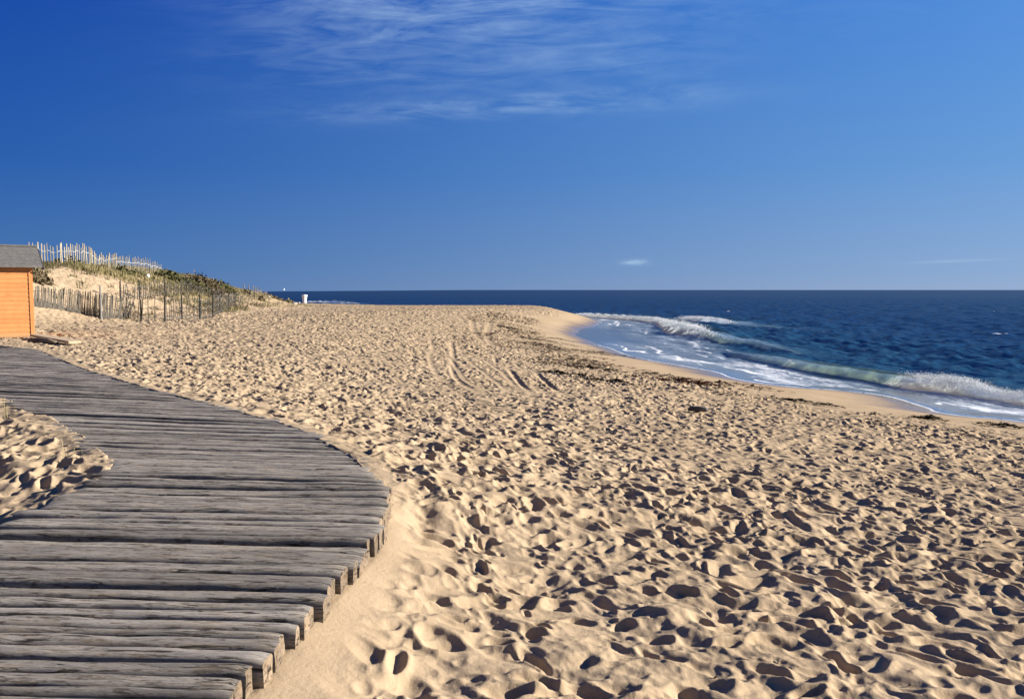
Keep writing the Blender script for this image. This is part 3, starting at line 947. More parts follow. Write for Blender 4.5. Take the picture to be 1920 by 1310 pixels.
def plank_mesh(p0, p1, l0, l1, w, seed, q_):
    """timber between near edge p0-l0 and far edge p1-l1"""
    rg = np.random.default_rng(seed)
    mR, mL = (p0 + p1) / 2, (l0 + l1) / 2
    # ends cut square to the timber
    ax = mL - mR; ln = np.hypot(*ax); ax = ax / ln
    ny = np.array([-ax[1], ax[0]])
    if ny[1] < 0:
        ny = -ny
    jr, jl = rg.normal(0, 0.015), abs(rg.normal(0, 0.03)) + (0.10 if rg.random() < 0.12 else 0)
    if mR[1] > 6.9:
        jr = 0.07 + abs(jr); 
    if mL[1] > 7.4:
        jl = 0.16
    mR = mR - ax * jr - ax * 0.0
    mL = mL + ax * (jl - 0.02)
    ln = np.hypot(*(mL - mR))
    wR = max(0.07, abs((p1 - p0) @ ny)); wL = max(0.07, abs((l1 - l0) @ ny))
    wR, wL = min(wR, w * 1.25), min(wL, w * 1.35)
    gap = (0.013 + 0.030 * rg.random() ** 1.8) if mR[1] < 7 else 0.005 + 0.010 * rg.random()
    n = max(14, int(ln / 0.045)) if q_ else max(8, int(ln / 0.2))
    tt = np.linspace(0, 1, n)
    dz = rg.normal(0, 0.0095 if mR[1] < 7 else 0.003); tilt = rg.normal(0, 0.022); roll = rg.normal(0, 0.055 if mR[1] < 7 else 0.02)
    th_ = 0.16 + rg.normal(0, 0.012)
    off = rg.random() * 90
    bow = rg.normal(0, 0.008)
    wid = wR + (wL - wR) * tt
    e0 = -wid / 2 + gap / 2 + 0.028 * (fbm(tt * ln * 2.2 + off, tt * 0 + 1, seed, 4) - 0.5)
    e1 = wid / 2 - gap / 2 + 0.028 * (fbm(tt * ln * 2.2 + off, tt * 0 + 7, seed + 9, 4) - 0.5)
    bev = 0.012 + 0.010 * rg.random()
    prof = [(0.0, -1.0, 0), (0.0, -0.45, 0), (0.0, -bev * 1.2 / th_, 0), (bev * 0.35, -bev * 0.35 / th_, 0), (bev, 0.0, 0)]
    rings = []
    pcs = []
    nc = 5
    for i in range(n):
        lo, hi = e0[i], e1[i]
        endk = min(tt[i], 1 - tt[i]) * ln
        rnd_ = -0.010 * math.exp(-(endk / 0.03) ** 2)
        row_ = []
        for (a, zf, _) in prof:
            row_.append((lo + a, zf * th_))
        for c in range(1, nc):
            f = c / nc
            row_.append((lo + bev + (hi - lo - 2 * bev) * f, 0.0))
        for (a, zf, _) in prof[::-1]:
            row_.append((hi - a, zf * th_))
        u = np.array([r_[0] for r_ in row_]); zz = np.array([r_[1] for r_ in row_])
        tw = (zz > -bev * 2)
        zz = zz + tw * (0.010 * (vnoise(np.full_like(u, tt[i] * ln * 3.1 + off), u * 26 + off, seed) - 0.5) + rnd_)
        zz = zz + dz + roll * u + tilt * (tt[i] - 0.5) * 0.5 + bow * math.sin(math.pi * tt[i])
        base = mR + (mL - mR) * tt[i]
        skew = 0.010 * (vnoise(u * 30 + off, zz * 40, seed + 4) - 0.5) if i in (0, n - 1) else 0 * u
        P = base[None, :] + ny[None, :] * u[:, None] + ax[None, :] * skew[:, None]
        rings.append(np.column_stack([P, zz + DECK - 0.004]))
        pcs.append(np.column_stack([np.full_like(u, tt[i] * ln + off), u + off * 0.37, zz]))
    m = len(rings[0])
    V = np.vstack(rings); PC = np.vstack(pcs)
    idx = np.arange(n * m).reshape(n, m)
    qd = np.stack([idx[:-1], np.roll(idx, -1, 1)[:-1], np.roll(idx, -1, 1)[1:], idx[1:]], -1).reshape(-1, 4)
    # end caps: own vertices so the saw cut stays crisp
    tris = []
    for i in (0, n - 1):
        ring = rings[i]; b0 = len(V)
        c = ring.mean(0)
        V = np.vstack([V, ring, c[None]])
        pcap = np.column_stack([np.full(m, off + 3) + 0.3 * (ring[:, 2] - DECK), (ring[:, :2] - c[:2]) @ ny * 0.35 + off, ring[:, 2]])
        PC = np.vstack([PC, pcap, pcap.mean(0)[None]])
        for k in range(m):
            t3 = (b0 + k, b0 + (k + 1) % m, b0 + m)
            tris.append(t3 if i == 0 else t3[::-1])
    cap_ = np.zeros(len(V)); cap_[n * m:] = 1.0
    return V, qd, np.column_stack([PC, cap_]), tris


org = np.array(walk.location)
far_parts = [[], [], [], []]
for k, (p0, p1, l0, l1, w) in enumerate(planks):
    V, qd, PC, tr = plank_mesh(p0, p1, l0, l1, w, 1000 + k, k < 100)
    V = V - org
    if k < 98:
        mesh_arrays("plank", V, qd, m_plank, True, {"pc": PC[:, :3], "endgrain": PC[:, 3]}, walk, tr)
    else:
        b0 = sum(len(v_) for v_ in far_parts[0])
        far_parts[0].append(V); far_parts[1].append(qd + b0); far_parts[2].append(PC)
        far_parts[3].append(np.array(tr) + b0)
if far_parts[0]:
    o = mesh_arrays("planking", np.vstack(far_parts[0]), np.vstack(far_parts[1]), m_plank, True, {"pc": np.vstack(far_parts[2])[:, :3], "endgrain": np.vstack(far_parts[2])[:, 3]}, walk, np.vstack(far_parts[3]))
    tag(o, kind='stuff')
# bearers under the planks
bm_ = MB()
for f_ in (0.2, 0.8):
    pl = [(np.array(p[0]) * (1 - f_) + np.array(p[2]) * f_) for p in planks[::8]]
    bm_.tube([(p[0] - org[0], p[1] - org[1], -0.25) for p in pl], 0.07, 6)
bm_.build("bearer", m_log, walk)

# ------------------------------------------------------------------ the hut
PHI = R(35)
hx, hy = at(63, 634, 0.16)
tx, ny_ = Vector((math.cos(PHI), math.sin(PHI), 0)), Vector((math.sin(PHI), -math.cos(PHI), 0))
gx = tx.copy(); bk = -ny_
hut = empty("beach_hut", (hx, hy, 0.1))
tag(hut, "orange wooden beach hut with a grey felt roof at the end of the boardwalk", "hut")
HW, HD, HH = 3.4, 3.3, 2.44
mb = MB()
nb_ = 17
bh = HH / nb_
for i in range(nb_):          # lapped boards on the four walls
    z0 = i * bh
    for (c, ax_, L_, nn_) in ((-tx * HW / 2, tx, HW, ny_), (bk * HD / 2, bk, HD, tx), (-tx * HW / 2 + bk * HD, tx, HW, bk), (-tx * HW + bk * HD / 2, bk, HD, -tx)):
        a = c - ax_ * L_ / 2; b_ = c + ax_ * L_ / 2
        lo, hi = 0.014, 0.003
        q4 = [a + nn_ * lo + Vector((0, 0, z0)), b_ + nn_ * lo + Vector((0, 0, z0)), b_ + nn_ * hi + Vector((0, 0, z0 + bh)), a + nn_ * hi + Vector((0, 0, z0 + bh)),
              a - nn_ * 0.03 + Vector((0, 0, z0)), b_ - nn_ * 0.03 + Vector((0, 0, z0)), b_ - nn_ * 0.03 + Vector((0, 0, z0 + bh)), a - nn_ * 0.03 + Vector((0, 0, z0 + bh))]
        mb.add(q4, [(0, 1, 2, 3), (5, 4, 7, 6), (1, 0, 4, 5), (3, 2, 6, 7), (0, 3, 7, 4), (2, 1, 5, 6)])
RISE = 0.62
for sx in (0.0, -HW):         # gable triangles
    a = tx * sx + Vector((0, 0, HH)); b_ = a + bk * HD; c = a + bk * HD / 2 + Vector((0, 0, RISE - 0.06))
    mb.add([a, b_, c, a - tx * 0.04, b_ - tx * 0.04, c - tx * 0.04], [(0, 1, 2), (5, 4, 3), (0, 3, 4, 1), (1, 4, 5, 2), (2, 5, 3, 0)])
mb.build("wall", m_hut, hut)
cb = MB()
cb.box(ny_ * 0.004 - tx * 0.02 + Vector((0, 0, HH / 2)), (0.09, 0.05, HH), tx, ny_)
cb.box(tx * 0.022 + bk * 0.07 + Vector((0, 0, HH / 2)), (0.05, 0.12, HH), tx, ny_)
cb.build("corner_trim", m_hut, hut)
rf = MB()
oh, oe, tk = 0.32, 0.26, 0.05
for sgn in (0, 1):
    base = (ny_ * oe) if sgn == 0 else (bk * (HD + oe))
    k_ = RISE / (HD / 2)
    eave = base + Vector((0, 0, HH - k_ * oe + 0.02)); ridge = bk * HD / 2 + Vector((0, 0, HH + RISE + 0.02))
    rows = 6
    for r_ in range(rows):
        e0 = eave.lerp(ridge, r_ / rows); e1 = eave.lerp(ridge, (r_ + 1.06) / rows if r_ < rows - 1 else 1.0)
        up = Vector((0, 0, 1))
        l0, l1 = e0 + up * (tk + 0.025), e1 + up * (tk + 0.004)
        A_ = [e0 + tx * oh, e0 - tx * (HW + oh), l0 - tx * (HW + oh), l0 + tx * oh]
        B_ = [e1 + tx * oh, e1 - tx * (HW + oh), l1 - tx * (HW + oh), l1 + tx * oh]
        rf.add(A_ + B_, [(0, 1, 2, 3), (7, 6, 5, 4), (3, 2, 6, 7), (1, 0, 4, 5), (0, 3, 7, 4), (2, 1, 5, 6)])
roof = rf.build("roof", m_roof, hut)
rc = MB()
rc.box(bk * HD / 2 - tx * HW / 2 + Vector((0, 0, HH + RISE + 0.085)), (HW + 2 * oh + 0.02, 0.22, 0.05), tx, ny_)
rc.build("ridge_cap", m_roof, roof)
bb = MB()
bb.tube([ny_ * (oe - 0.03) + tx * (oh + 0.02) + Vector((0, 0, HH - RISE / (HD / 2) * oe - 0.02)), bk * HD / 2 + tx * (oh + 0.02) + Vector((0, 0, HH + RISE - 0.02))], 0.045, 4)
bb.build("barge_board", m_post, roof)

# step of short timbers at the hut's foot
st = empty("timber_step", (hx - 1.0, hy - 0.3, 0.12))
tag(st, "row of short dark timber ends along the foot of the orange hut", "step")
for k in range(9):
    p = -tx * (0.22 + 0.2 * k) + ny_ * 0.16
    mb = MB()
    mb.box(Vector((hx, hy, 0)) + p - Vector(st.location) + Vector((0, 0, 0.14)), (0.15, 0.42, 0.15), (tx * 0.8 + ny_ * 0.6).normalized(), (ny_ * 0.8 - tx * 0.6).normalized())
    mb.build("block", m_log, st)

# loose board lying beside the hut
ba, bb_ = at(68, 634, 0.2), at(141, 646, 0.16)
lb = MB()
pa, pb = Vector((ba[0], ba[1], 0)), Vector((bb_[0], bb_[1], 0))
za, zb = gz(pa.x, pa.y, False) + 0.13, gz(pb.x, pb.y, False) + 0.10
pa.z, pb.z = za, zb
ax_ = (pb - pa).normalized(); ay_ = Vector((0, 0, 1)).cross(ax_).normalized(); az_ = ax_.cross(ay_)
lb.box((0, 0, 0), ((pb - pa).length, 0.34, 0.07), ax_, ay_, az_)
o = lb.build("loose_board", m_board); o.location = (pa + pb) / 2
tag(o, "sun bleached board lying on the sand at the right corner of the orange hut", "board")
lg = MB()
lg.tube([(-0.55, 0, -0.0), (-0.2, 0.03, 0.03), (0.2, 0.0, 0.02), (0.55, -0.06, -0.02)], [0.07, 0.09, 0.085, 0.06], 8)
lx, ly = at(82, 644, 0.16)
o = lg.build("short_log", m_log, smooth=True); o.location = (lx, ly, gz(lx, ly, False) + 0.05); o.rotation_euler = (0, 0, -0.3)
tag(o, "short brown log poking from the sand beneath the bleached board", "log")

# ------------------------------------------------------------------ fences


def along(path, u):
    P = np.asarray(path, float)
    seg = np.hypot(*np.diff(P[:, :2], axis=0).T); c = np.concatenate([[0], np.cumsum(seg)])
    return [np.interp(u * c[-1], c, P[:, k]) for k in range(P.shape[1])], c[-1]


def paling(name, label, path, hts, n_slat, m_slat, m_w, posts=(), m_p=None, post_h=1.35, lean=None, drop=0.0, cat="fence", sw=0.035, jit=0.10, wires=(0.25, 0.8), seed=1, miss=0.02, stakes_as_parts=False, post_r=0.045, group=None):
    """chestnut paling: path of (x, y), slat heights along it; slats follow the sand"""
    rg = random.Random(seed)
    X, Y = path[len(path) // 2][:2]
    root = empty(name, (X, Y, gz(X, Y, False)))
    O = Vector(root.location)
    tag(root, label, cat, group)
    mb = MB()
    wp = [[] for _ in wires]
    us = np.linspace(0, 1, n_slat)
    P = np.array([along(path, u)[0] for u in us])
    G = ground(P[:, 0], P[:, 1], False)[0]
    for i, u in enumerate(us):
        g = float(G[i]); xx, yy = P[i, 0], P[i, 1]
        h = float(np.interp(u, np.linspace(0, 1, len(hts)), hts)) * (1 + rg.gauss(0, jit))
        nx = P[min(i + 1, n_slat - 1), :2] - P[max(i - 1, 0), :2]
        d = Vector((nx[0], nx[1], 0)).normalized(); sd_ = Vector((-d.y, d.x, 0))
        ln = float(lean(u)) if lean else 0.0
        az = (Vector((0, 0, 1)) + d * (ln + rg.gauss(0, 0.012 if stakes_as_parts else 0.035)) + sd_ * rg.gauss(0, 0.015 if stakes_as_parts else 0.05)).normalized()
        axv = sd_.cross(az).normalized() if abs(sd_.cross(az).length) > 0 else d
        for wi, f in enumerate(wires):
            wp[wi].append(Vector((xx, yy, g)) + az * (max(h, 0.25) * f) - O + Vector((0, 0, rg.gauss(0, 0.012))))
        if rg.random() < miss or h < 0.08:
            continue
        ww = sw * rg.uniform(0.75, 1.3)
        c = Vector((xx, yy, g - drop)) + az * (h / 2) - O
        tgt = MB() if stakes_as_parts else mb
        tgt.box(c, (ww, ww * 0.6, h + drop), axv, sd_, az, 0.8)
        if stakes_as_parts:
            tgt.build("stake", m_slat, root)
    if not stakes_as_parts:
        mb.build("paling", m_slat, root)
    wb = MB()
    for w_ in wp:
        wb.tube(w_, 0.012 if sw < 0.05 else 0.014, 4)
    wb.build("wire", m_w, root)
    for (px_, py_, ph) in posts:
        pm = MB()
        g = gz(px_, py_, False)
        lx_ = rg.gauss(0, 0.03)
        pm.tube([Vector((px_, py_, g - 0.3)) - O, Vector((px_ + lx_ * 0.6, py_, g + ph * 0.6)) - O, Vector((px_ + lx_, py_, g + ph)) - O], [post_r, post_r, post_r * 0.85], 8)
        pm.build("post", m_p, root, smooth=False)
    return root


def ground_px(u, v):            # where the pixel's ray meets the (smooth) sand
    dx, dy, dz = ray(u, v)
    ts = np.linspace(8, 190, 2600)
    xx, yy, zz = dx * ts, dy * ts, EYE + dz * ts
    g = ground(xx, yy, False)[0]
    k = np.argmax(zz <= g) if (zz <= g).any() else int(np.argmin(zz - g))
    return float(xx[k]), float(yy[k])


# leaning grey paling left of the posts
pA = [ground_px(*p) for p in ((52, 574), (70, 576), (120, 582), (160, 590), (192, 598), (215, 598), (240, 598))]
paling("paling_fence", "weathered grey paling fence at the dune foot, its right end slumped over", pA, [0.92, 0.95, 1.0, 1.08, 1.15, 1.1, 0.95], 104,
       m_slat_dark, m_wire, [], None, lean=lambda u: 0.08 if u < 0.72 else 0.08 + (u - 0.72) * 2.2, seed=3, sw=0.036, jit=0.05)
gp = MB()
px_, py_ = pA[4]
gp.tube([(0, 0, -0.3), (0, 0, 0.8), (0.01, 0, 1.55)], [0.05, 0.05, 0.042], 8)
o = gp.build("fence_post", m_post_grey); o.location = (px_, py_ - 0.1, gz(px_, py_, False))
tag(o, "pale grey lone post at the joint of the slumping paling, left of the dark posts", "post")

# paling on the dark posts
pB_px = [(238, 596), (265, 602), (309, 604), (341, 600), (375, 599), (399, 596), (412, 588), (428, 581), (441, 576), (452, 572)]
pB = [ground_px(*p) for p in pB_px]
tops = {265: 563, 309: 555, 341: 553, 375: 551, 399: 549, 412: 546, 428: 545, 441: 551}
posts = []
for (u, v), p in zip(pB_px, pB):
    if u in tops:
        posts.append((p[0], p[1], (v - tops[u]) / F * p[1]))
paling("paling_fence", "thin grey paling fence strung along eight tall dark posts", pB, [1.15] * 5, 104, m_slat_dark, m_wire, posts, m_post, seed=5, sw=0.036, lean=lambda u: 0.03, wires=(0.15, 0.55, 0.92))

# upper row behind
pC = [ground_px(*p) for p in ((226, 566), (262, 562), (310, 556), (350, 554), (385, 556), (420, 558))]
paling("paling_fence", "second dark paling fence higher up the slope behind the tall dark posts", pC, [0.8, 0.95, 1.0, 1.0, 0.85, 0.7], 84, m_slat_dark, m_wire,
       [(p[0], p[1], 1.1) for p in pC[:4]], m_post, seed=8, sw=0.045, lean=lambda u: 0.05)
pE = [ground_px(*p) for p in ((452, 572), (470, 566), (486, 562), (500, 560))]
paling("paling_fence", "short pale tan paling leaning beyond the last dark post by the brown brush", pE, [0.7, 0.9, 1.0, 0.8], 34, m_slat_tan, m_wire, [], None, seed=12, sw=0.05, lean=lambda u: 0.25)


def ridge_path(pxs):
    return [atd(u, v, d)[:2] for u, v, d in pxs]


# pale stakes on the dune top
pD = ridge_path([(56, 500, 47), (80, 500, 47.5), (110, 500, 48), (138, 500, 49), (160, 503, 50), (190, 503, 52), (218, 505, 54)])
up1 = paling("stake_fence", "tall pale stake fence on the dune crest rising above the hut roof", pD, [1.65, 1.6, 1.6, 1.7, 1.35, 1.3, 1.5], 48, m_slat_pale, m_wire_pale, [], None, seed=31, sw=0.06, jit=0.06, wires=(0.66,), stakes_as_parts=True, miss=0.0, drop=0.3)
pD2 = ridge_path([(219, 505, 54.5), (245, 505, 57), (275, 506, 60), (302, 508, 63)])
paling("stake_fence", "lower pale stake fence on the dune crest to the right, ending in shrubs", pD2, [1.3, 1.45, 1.35, 1.1], 34, m_slat_pale, m_wire_pale, [], None, seed=37, sw=0.055, jit=0.08, wires=(0.62,), stakes_as_parts=True, miss=0.0, drop=0.3)
# far stakes where the dune runs down to the beach
stk = [(457.5, 541, 534, 92), (466.5, 542, 536, 95), (475, 544, 537.5, 99), (478.5, 544.5, 540, 100), (481.5, 544.5, 540, 101), (487, 545, 541, 103)]
root = empty("stake_row", atd(470, 543, 97))
O = Vector(root.location)
tag(root, "sparse far row of small white stakes on the low tail of the dune", "stakes")
for u, vb, vt, d in stk:
    x0, y0, zb_ = atd(u, vb, d); _, _, zt_ = atd(u, vt, d)
    mb = MB(); g = gz(x0, y0, False)
    mb.box(Vector((x0, y0, (g - 0.2 + zt_ + 0.15) / 2)) - O, (0.085, 0.07, zt_ + 0.15 - g + 0.2), taper=0.8)
    mb.build("stake", m_slat_pale, root)

# ------------------------------------------------------------------ plants


def tufts(pts, n, hmin, hmax, spread, wid, rg, lean=0.5):
    """blades: narrow bent triangles rising from pts"""
    V = []; T = []
    for (x0, y0, z0, sc) in pts:
        for k in range(n):
            a = rg.random() * 6.283; r = spread * sc * math.sqrt(rg.random())
            bx, by = x0 + math.cos(a) * r, y0 + math.sin(a) * r
            h = sc * rg.uniform(hmin, hmax); ln = rg.gauss(0, lean) * h
            a2 = rg.random() * 6.283 if rg.random() < 0.5 else a
            ox, oy = math.cos(a2) * abs(ln), math.sin(a2) * abs(ln)
            w = wid * rg.uniform(0.6, 1.4); px, py = -math.sin(a2 + rg.uniform(-1, 1)) * w, math.cos(a2 + rg.uniform(-1, 1)) * w
            b0 = len(V)
            V += [(bx - px, by - py, z0 - 0.05), (bx + px, by + py, z0 - 0.05), (bx + ox * 0.4 + px * 0.7, by + oy * 0.4 + py * 0.7, z0 + h * 0.6), (bx + ox * 0.4 - px * 0.7, by + oy * 0.4 - py * 0.7, z0 + h * 0.6), (bx + ox, by + oy, z0 + h)]
            T += [(b0, b0 + 1, b0 + 2), (b0, b0 + 2, b0 + 3), (b0 + 3, b0 + 2, b0 + 4)]
    return np.array(V), T


def shrub(name, label, mat, x0, y0, rx, ry, rz, n, seed, leaf=0.06, group=None, sink=0.1):
    """uneven dome of twiggy sprays of small leaves"""
    rg = random.Random(seed)
    g = gz(x0, y0, False)
    V = []; T = []
    lobes = [(rg.uniform(-.6, .6), rg.uniform(-.5, .5), rg.uniform(0.45, 1.0)) for _ in range(7)]
    for k in range(n):
        lx_, ly_, ls = rg.choice(lobes)
        a = rg.random() * 6.283; e = math.asin(rg.random()); r = ls * 0.62 * rg.uniform(0.55, 1.08)
        cx = (lx_ * 0.62 + math.cos(a) * math.cos(e) * r) * rx; cy = (ly_ * 0.62 + math.sin(a) * math.cos(e) * r) * ry
        cz = math.sin(e) * r * 1.35 * rz * ls
        gg = 0.0
        s_ = leaf * rg.uniform(0.6, 1.6)
        d1 = Vector((rg.gauss(0, 1), rg.gauss(0, 1), rg.gauss(0.5, 0.8))).normalized() * s_ * 1.7
        d2 = Vector((rg.gauss(0, 1), rg.gauss(0, 1), rg.gauss(0, 0.6))).normalized() * s_ * 0.55
        c = Vector((cx, cy, cz - sink))
        b0 = len(V)
        V += [tuple(c - d2), tuple(c + d1 * 0.5 - d2 * 1.2), tuple(c + d1), tuple(c + d1 * 0.5 + d2 * 1.2)]
        T += [(b0, b0 + 1, b0 + 2), (b0, b0 + 2, b0 + 3)]
    V = np.array(V)
    G = ground((V[:, 0] + x0), (V[:, 1] + y0), False)[0] - g
    V[:, 2] += G
    o = mesh_arrays(name, V, None, mat, False, tris=T)
    o.location = (x0, y0, g)
    tag(o, label, "shrub", group)
    return o


vr = random.Random(77)
shrubs = [
    # u, v(base), d, rx, ry, rz, mat, n, label
    (68, 522, 40, 0.7, 1.2, 0.8, m_brown, 700, "scraggy brown green bush wedged against the right end of the hut roof"),
    (118, 506, 49, 2.0, 1.2, 0.75, m_olive, 1200, "olive bush below the tall pale stakes nearest the hut"),
    (172, 512, 50, 1.8, 1.2, 0.7, m_brown, 1200, "rust brown bush below the middle of the tall pale stake fence"),
    (222, 510, 54, 1.2, 1.0, 0.7, m_olive, 800, "low olive bush under the step between the two stake fences"),
    (262, 514, 57, 1.5, 1.0, 0.55, m_green, 900, "flat bright green cushion bush on the slope under the lower stake fence"),
    (318, 512, 62, 1.7, 1.4, 1.0, m_green, 1400, "fresh green rounded bush just past the last pale stakes"),
    (352, 513, 64, 1.9, 1.6, 0.9, m_olive, 1500, "dark olive bush in the dip of the dune crest"),
    (388, 513, 66, 1.7, 1.6, 1.05, m_brown, 1400, "tall brown topped bush on the rounded end of the dune crest"),
    (414, 524, 70, 1.7, 1.8, 0.8, m_olive, 1100, "olive bush sloping down the seaward end of the dune"),
    (478, 560, 78, 1.5, 2.0, 0.8, m_brown, 1000, "brown brushwood bush beside the short leaning tan paling"),
    (508, 556, 88, 1.9, 3.0, 0.6, m_brown, 900, "low brown scrub on the tail of the dune between tan paling and white bin"),
    (545, 561, 93, 0.9, 1.0, 0.75, m_straw, 700, "straw coloured clump standing just left of the white bin"),
]
for k, (u, v, d, rx, ry, rz, mat, n, lab) in enumerate(shrubs):
    p = atd(u, v, d)
    shrub("dune_shrub", lab, mat, p[0], p[1], rx * 1.15, ry * 1.15, rz * 1.2, n * 2, 500 + k, 0.07 + 0.0006 * d, "shrubs on the dune")

# grass mat over the crest and brushwood behind the palings, uncountable
gp_ = []
for k in range(24000):
    yy = vr.uniform(38, 112); xx = vr.uniform(-38, -17)
    gp_.append((xx, yy))
A_ = np.array(gp_, np.float32)
gzz, _, _, _ = ground(A_[:, 0], A_[:, 1], False)
nz = fbm(A_[:, 0] * 0.25, A_[:, 1] * 0.25, 901, 3)
foot = -17.5 - 3.0 * sstep(44, 70, A_[:, 1])
rel = (foot - A_[:, 0]) / 9.5
dens = 1.3 * sstep(0.72, 0.95, rel + (nz - 0.5) * 0.9) + 0.05 * (rel > 0.12) + 0.9 * sstep(0.05, 0.15, rel) * sstep(0.75, 0.45, rel) * sstep(44, 50, A_[:, 1]) * sstep(74, 66, A_[:, 1]) * 0.28
sel = [i for i in range(len(A_)) if vr.random() < dens[i] * (A_[i, 1] < 93)]
half = [[], [], []]
for i in sel:
    w_ = nz[i] + vr.gauss(0, 0.08)
    half[0 if w_ < 0.45 else (1 if w_ < 0.56 else 2)].append((A_[i, 0], A_[i, 1], gzz[i], vr.uniform(0.6, 1.15)))
for lst, mat, lab in ((half[0], m_brown, "dry brown ground cover spread over the dune"), (half[1], m_olive, "olive ground cover matting the dune crest"), (half[2], m_straw, "straw coloured dune grass scattered over the slope")):
    if lst:
        V, T = tufts(lst, 15, 0.08, 0.38, 0.40, 0.016, vr)
        o = mesh_arrays("dune_grass", V, None, mat, False, tris=T)
        tag(o, lab, "grass", kind='stuff')

# a few dry grass sprigs in the sand left of the boardwalk
sprigs = [(8, 790, 0.34, 5, "thin dry grass sprig at the left edge of the sand beside the boardwalk"),
          (128, 868, 0.26, 6, "tallest straw sprig in the sand near the notch of the boardwalk"),
          (152, 878, 0.12, 4, "tiny pale sprig between the straw sprig and the boardwalk planks")]
for k, (u, v, h, n, lab) in enumerate(sprigs):
    X, Y = at(u, v, 0.12)
    V, T = tufts([(0, 0, 0, 1)], n, h * 0.5, h, 0.05, 0.0035, random.Random(60 + k), 0.35)
    o = mesh_arrays("grass_sprig", V, None, m_straw, False, tris=T)
    o.location = (X, Y, gz(X, Y))
    tag(o, lab, "grass sprig")

# ------------------------------------------------------------------ small things on the beach
bx, by = ground_px(571, 568)
bin_ = empty("litter_bin", (bx, by, gz(bx, by, False)))
tag(bin_, "white round litter bin with a rim, standing on the far beach against the sea", "bin")
s_ = by / F
mb = MB(); mb.lathe([(3.3 * s_, -0.1), (3.5 * s_, 0), (3.9 * s_, 5 * s_), (4.3 * s_, 10.5 * s_), (4.4 * s_, 12.0 * s_)], 20); mb.build("body", m_white, bin_, True)
mb = MB(); mb.lathe([(4.5 * s_, 11.6 * s_), (5.3 * s_, 12.2 * s_), (5.4 * s_, 14.6 * s_), (4.9 * s_, 15.3 * s_), (3.0 * s_, 15.6 * s_)], 20); mb.build("lid", m_white, bin_, True)


def rock(name, label, x0, y0, z0, r, mat, seed, flat=0.6, cat="rock"):
    rg = np.random.default_rng(seed)
    bpy_me = bpy.data.meshes.new(name)
    import bmesh
    bm = bmesh.new(); bmesh.ops.create_icosphere(bm, subdivisions=3, radius=r)
    for v in bm.verts:
        c = np.array(v.co) / r
        f = 0.75 + 0.55 * float(fbm(np.array([c[0] * 1.4 + seed]), np.array([c[1] * 1.4 + c[2] * 1.1 + seed]), seed, 3)[0])
        v.co = Vector((c[0] * f * r * 1.2, c[1] * f * r, c[2] * f * r * flat))
    bm.to_mesh(bpy_me); bm.free()
    bpy_me.materials.append(mat)
    o = bpy.data.objects.new(name, bpy_me); COL.objects.link(o); o.location = (x0, y0, z0)
    tag(o, label, cat)
    return o


for k, (u, v, r, mat, lab) in enumerate(((552, 565, 0.24, m_rock, "pale boulder left of the white bin, beside the straw clump"), (561, 567, 0.20, m_rock, "small pale boulder right beside the white bin"), (556, 566, 0.28, m_darkrock, "dark stone between the two pale boulders near the bin"),
                                         (503, 549, 0.17, m_rock, "white stone high on the tail of the dune, right of the white stakes"))):
    X, Y = ground_px(u, v)
    rock("boulder", lab, X, Y, gz(X, Y, False) + 0.06, r, mat, 40 + k)
x0, y0, z0 = atd(277, 514, 56)
o = rock("boulder", "small white stone among the shrubs below the lower stake fence", x0, y0, gz(x0, y0, False) + 0.3, 0.10, m_white, 51, 1.6)

# yacht on the horizon
yx, yy_, _ = atd(533, 543, 6500)
yt = empty("sailing_boat", (yx, yy_, ZSEA))
tag(yt, "tiny white sailing boat far out on the horizon", "boat")
mb = MB()
hull = [(-5, 0, 1.4), (-4.6, 1.5, 1.3), (0, 1.9, 1.2), (4, 1.2, 1.4), (6, 0, 1.7), (4, -1.2, 1.4), (0, -1.9, 1.2), (-4.6, -1.5, 1.3)]
low = [(x_ * 0.82, y_ * 0.5, -0.4) for x_, y_, z_ in hull]
mb.add(hull + low, [tuple(range(8))] + [(i, (i + 8), (i + 1) % 8 + 8, (i + 1) % 8) for i in range(8)] + [tuple(range(15, 7, -1))])
mb.build("hull", m_white, yt)
mb = MB(); mb.tube([(0.5, 0, 1.2), (0.5, 0, 17)], 0.12, 6); mb.build("mast", m_white, yt)
mb = MB(); mb.add([(0.3, 0.05, 2.6), (-4.4, 0.5, 2.6), (0.3, 0.05, 16.5), (0.3, -0.0, 2.6), (-4.4, 0.45, 2.6), (0.3, 0.0, 16.5)], [(0, 1, 2), (5, 4, 3), (0, 3, 4, 1), (1, 4, 5, 2), (2, 5, 3, 0)]); mb.build("mainsail", m_white, yt)
mb = MB(); mb.add([(5.6, 0.05, 2.0), (0.9, 0.5, 2.2), (0.7, 0.05, 14.5), (5.6, 0.0, 2.0), (0.9, 0.45, 2.2), (0.7, 0.0, 14.5)], [(0, 1, 2), (5, 4, 3), (0, 3, 4, 1), (1, 4, 5, 2), (2, 5, 3, 0)]); mb.build("jib", m_white, yt); yt.rotation_euler = (0, 0, R(55))

# driftwood chunk
dx_, dy_ = ground_px(1309, 775)
mb = MB()
mb.tube([(-0.40, 0.03, 0.03), (-0.28, 0.02, 0.07), (0.0, 0, 0.075), (0.26, -0.03, 0.06), (0.37, -0.04, 0.045)], [0.05, 0.085, 0.10, 0.095, 0.06], 9)
mb.tube([(-0.2, 0.05, 0.1), (-0.34, 0.12, 0.19), (-0.38, 0.13, 0.21)], [0.04, 0.03, 0.018], 6)
o = mb.build("driftwood", m_drift, smooth=True); o.scale = (0.5, 0.5, 0.55); o.location = (dx_, dy_, gz(dx_, dy_) + 0.02); o.rotation_euler = (0, 0, -0.12)
tag(o, "dark grey chunk of driftwood alone in the middle of the trodden beach", "driftwood")

# seaweed


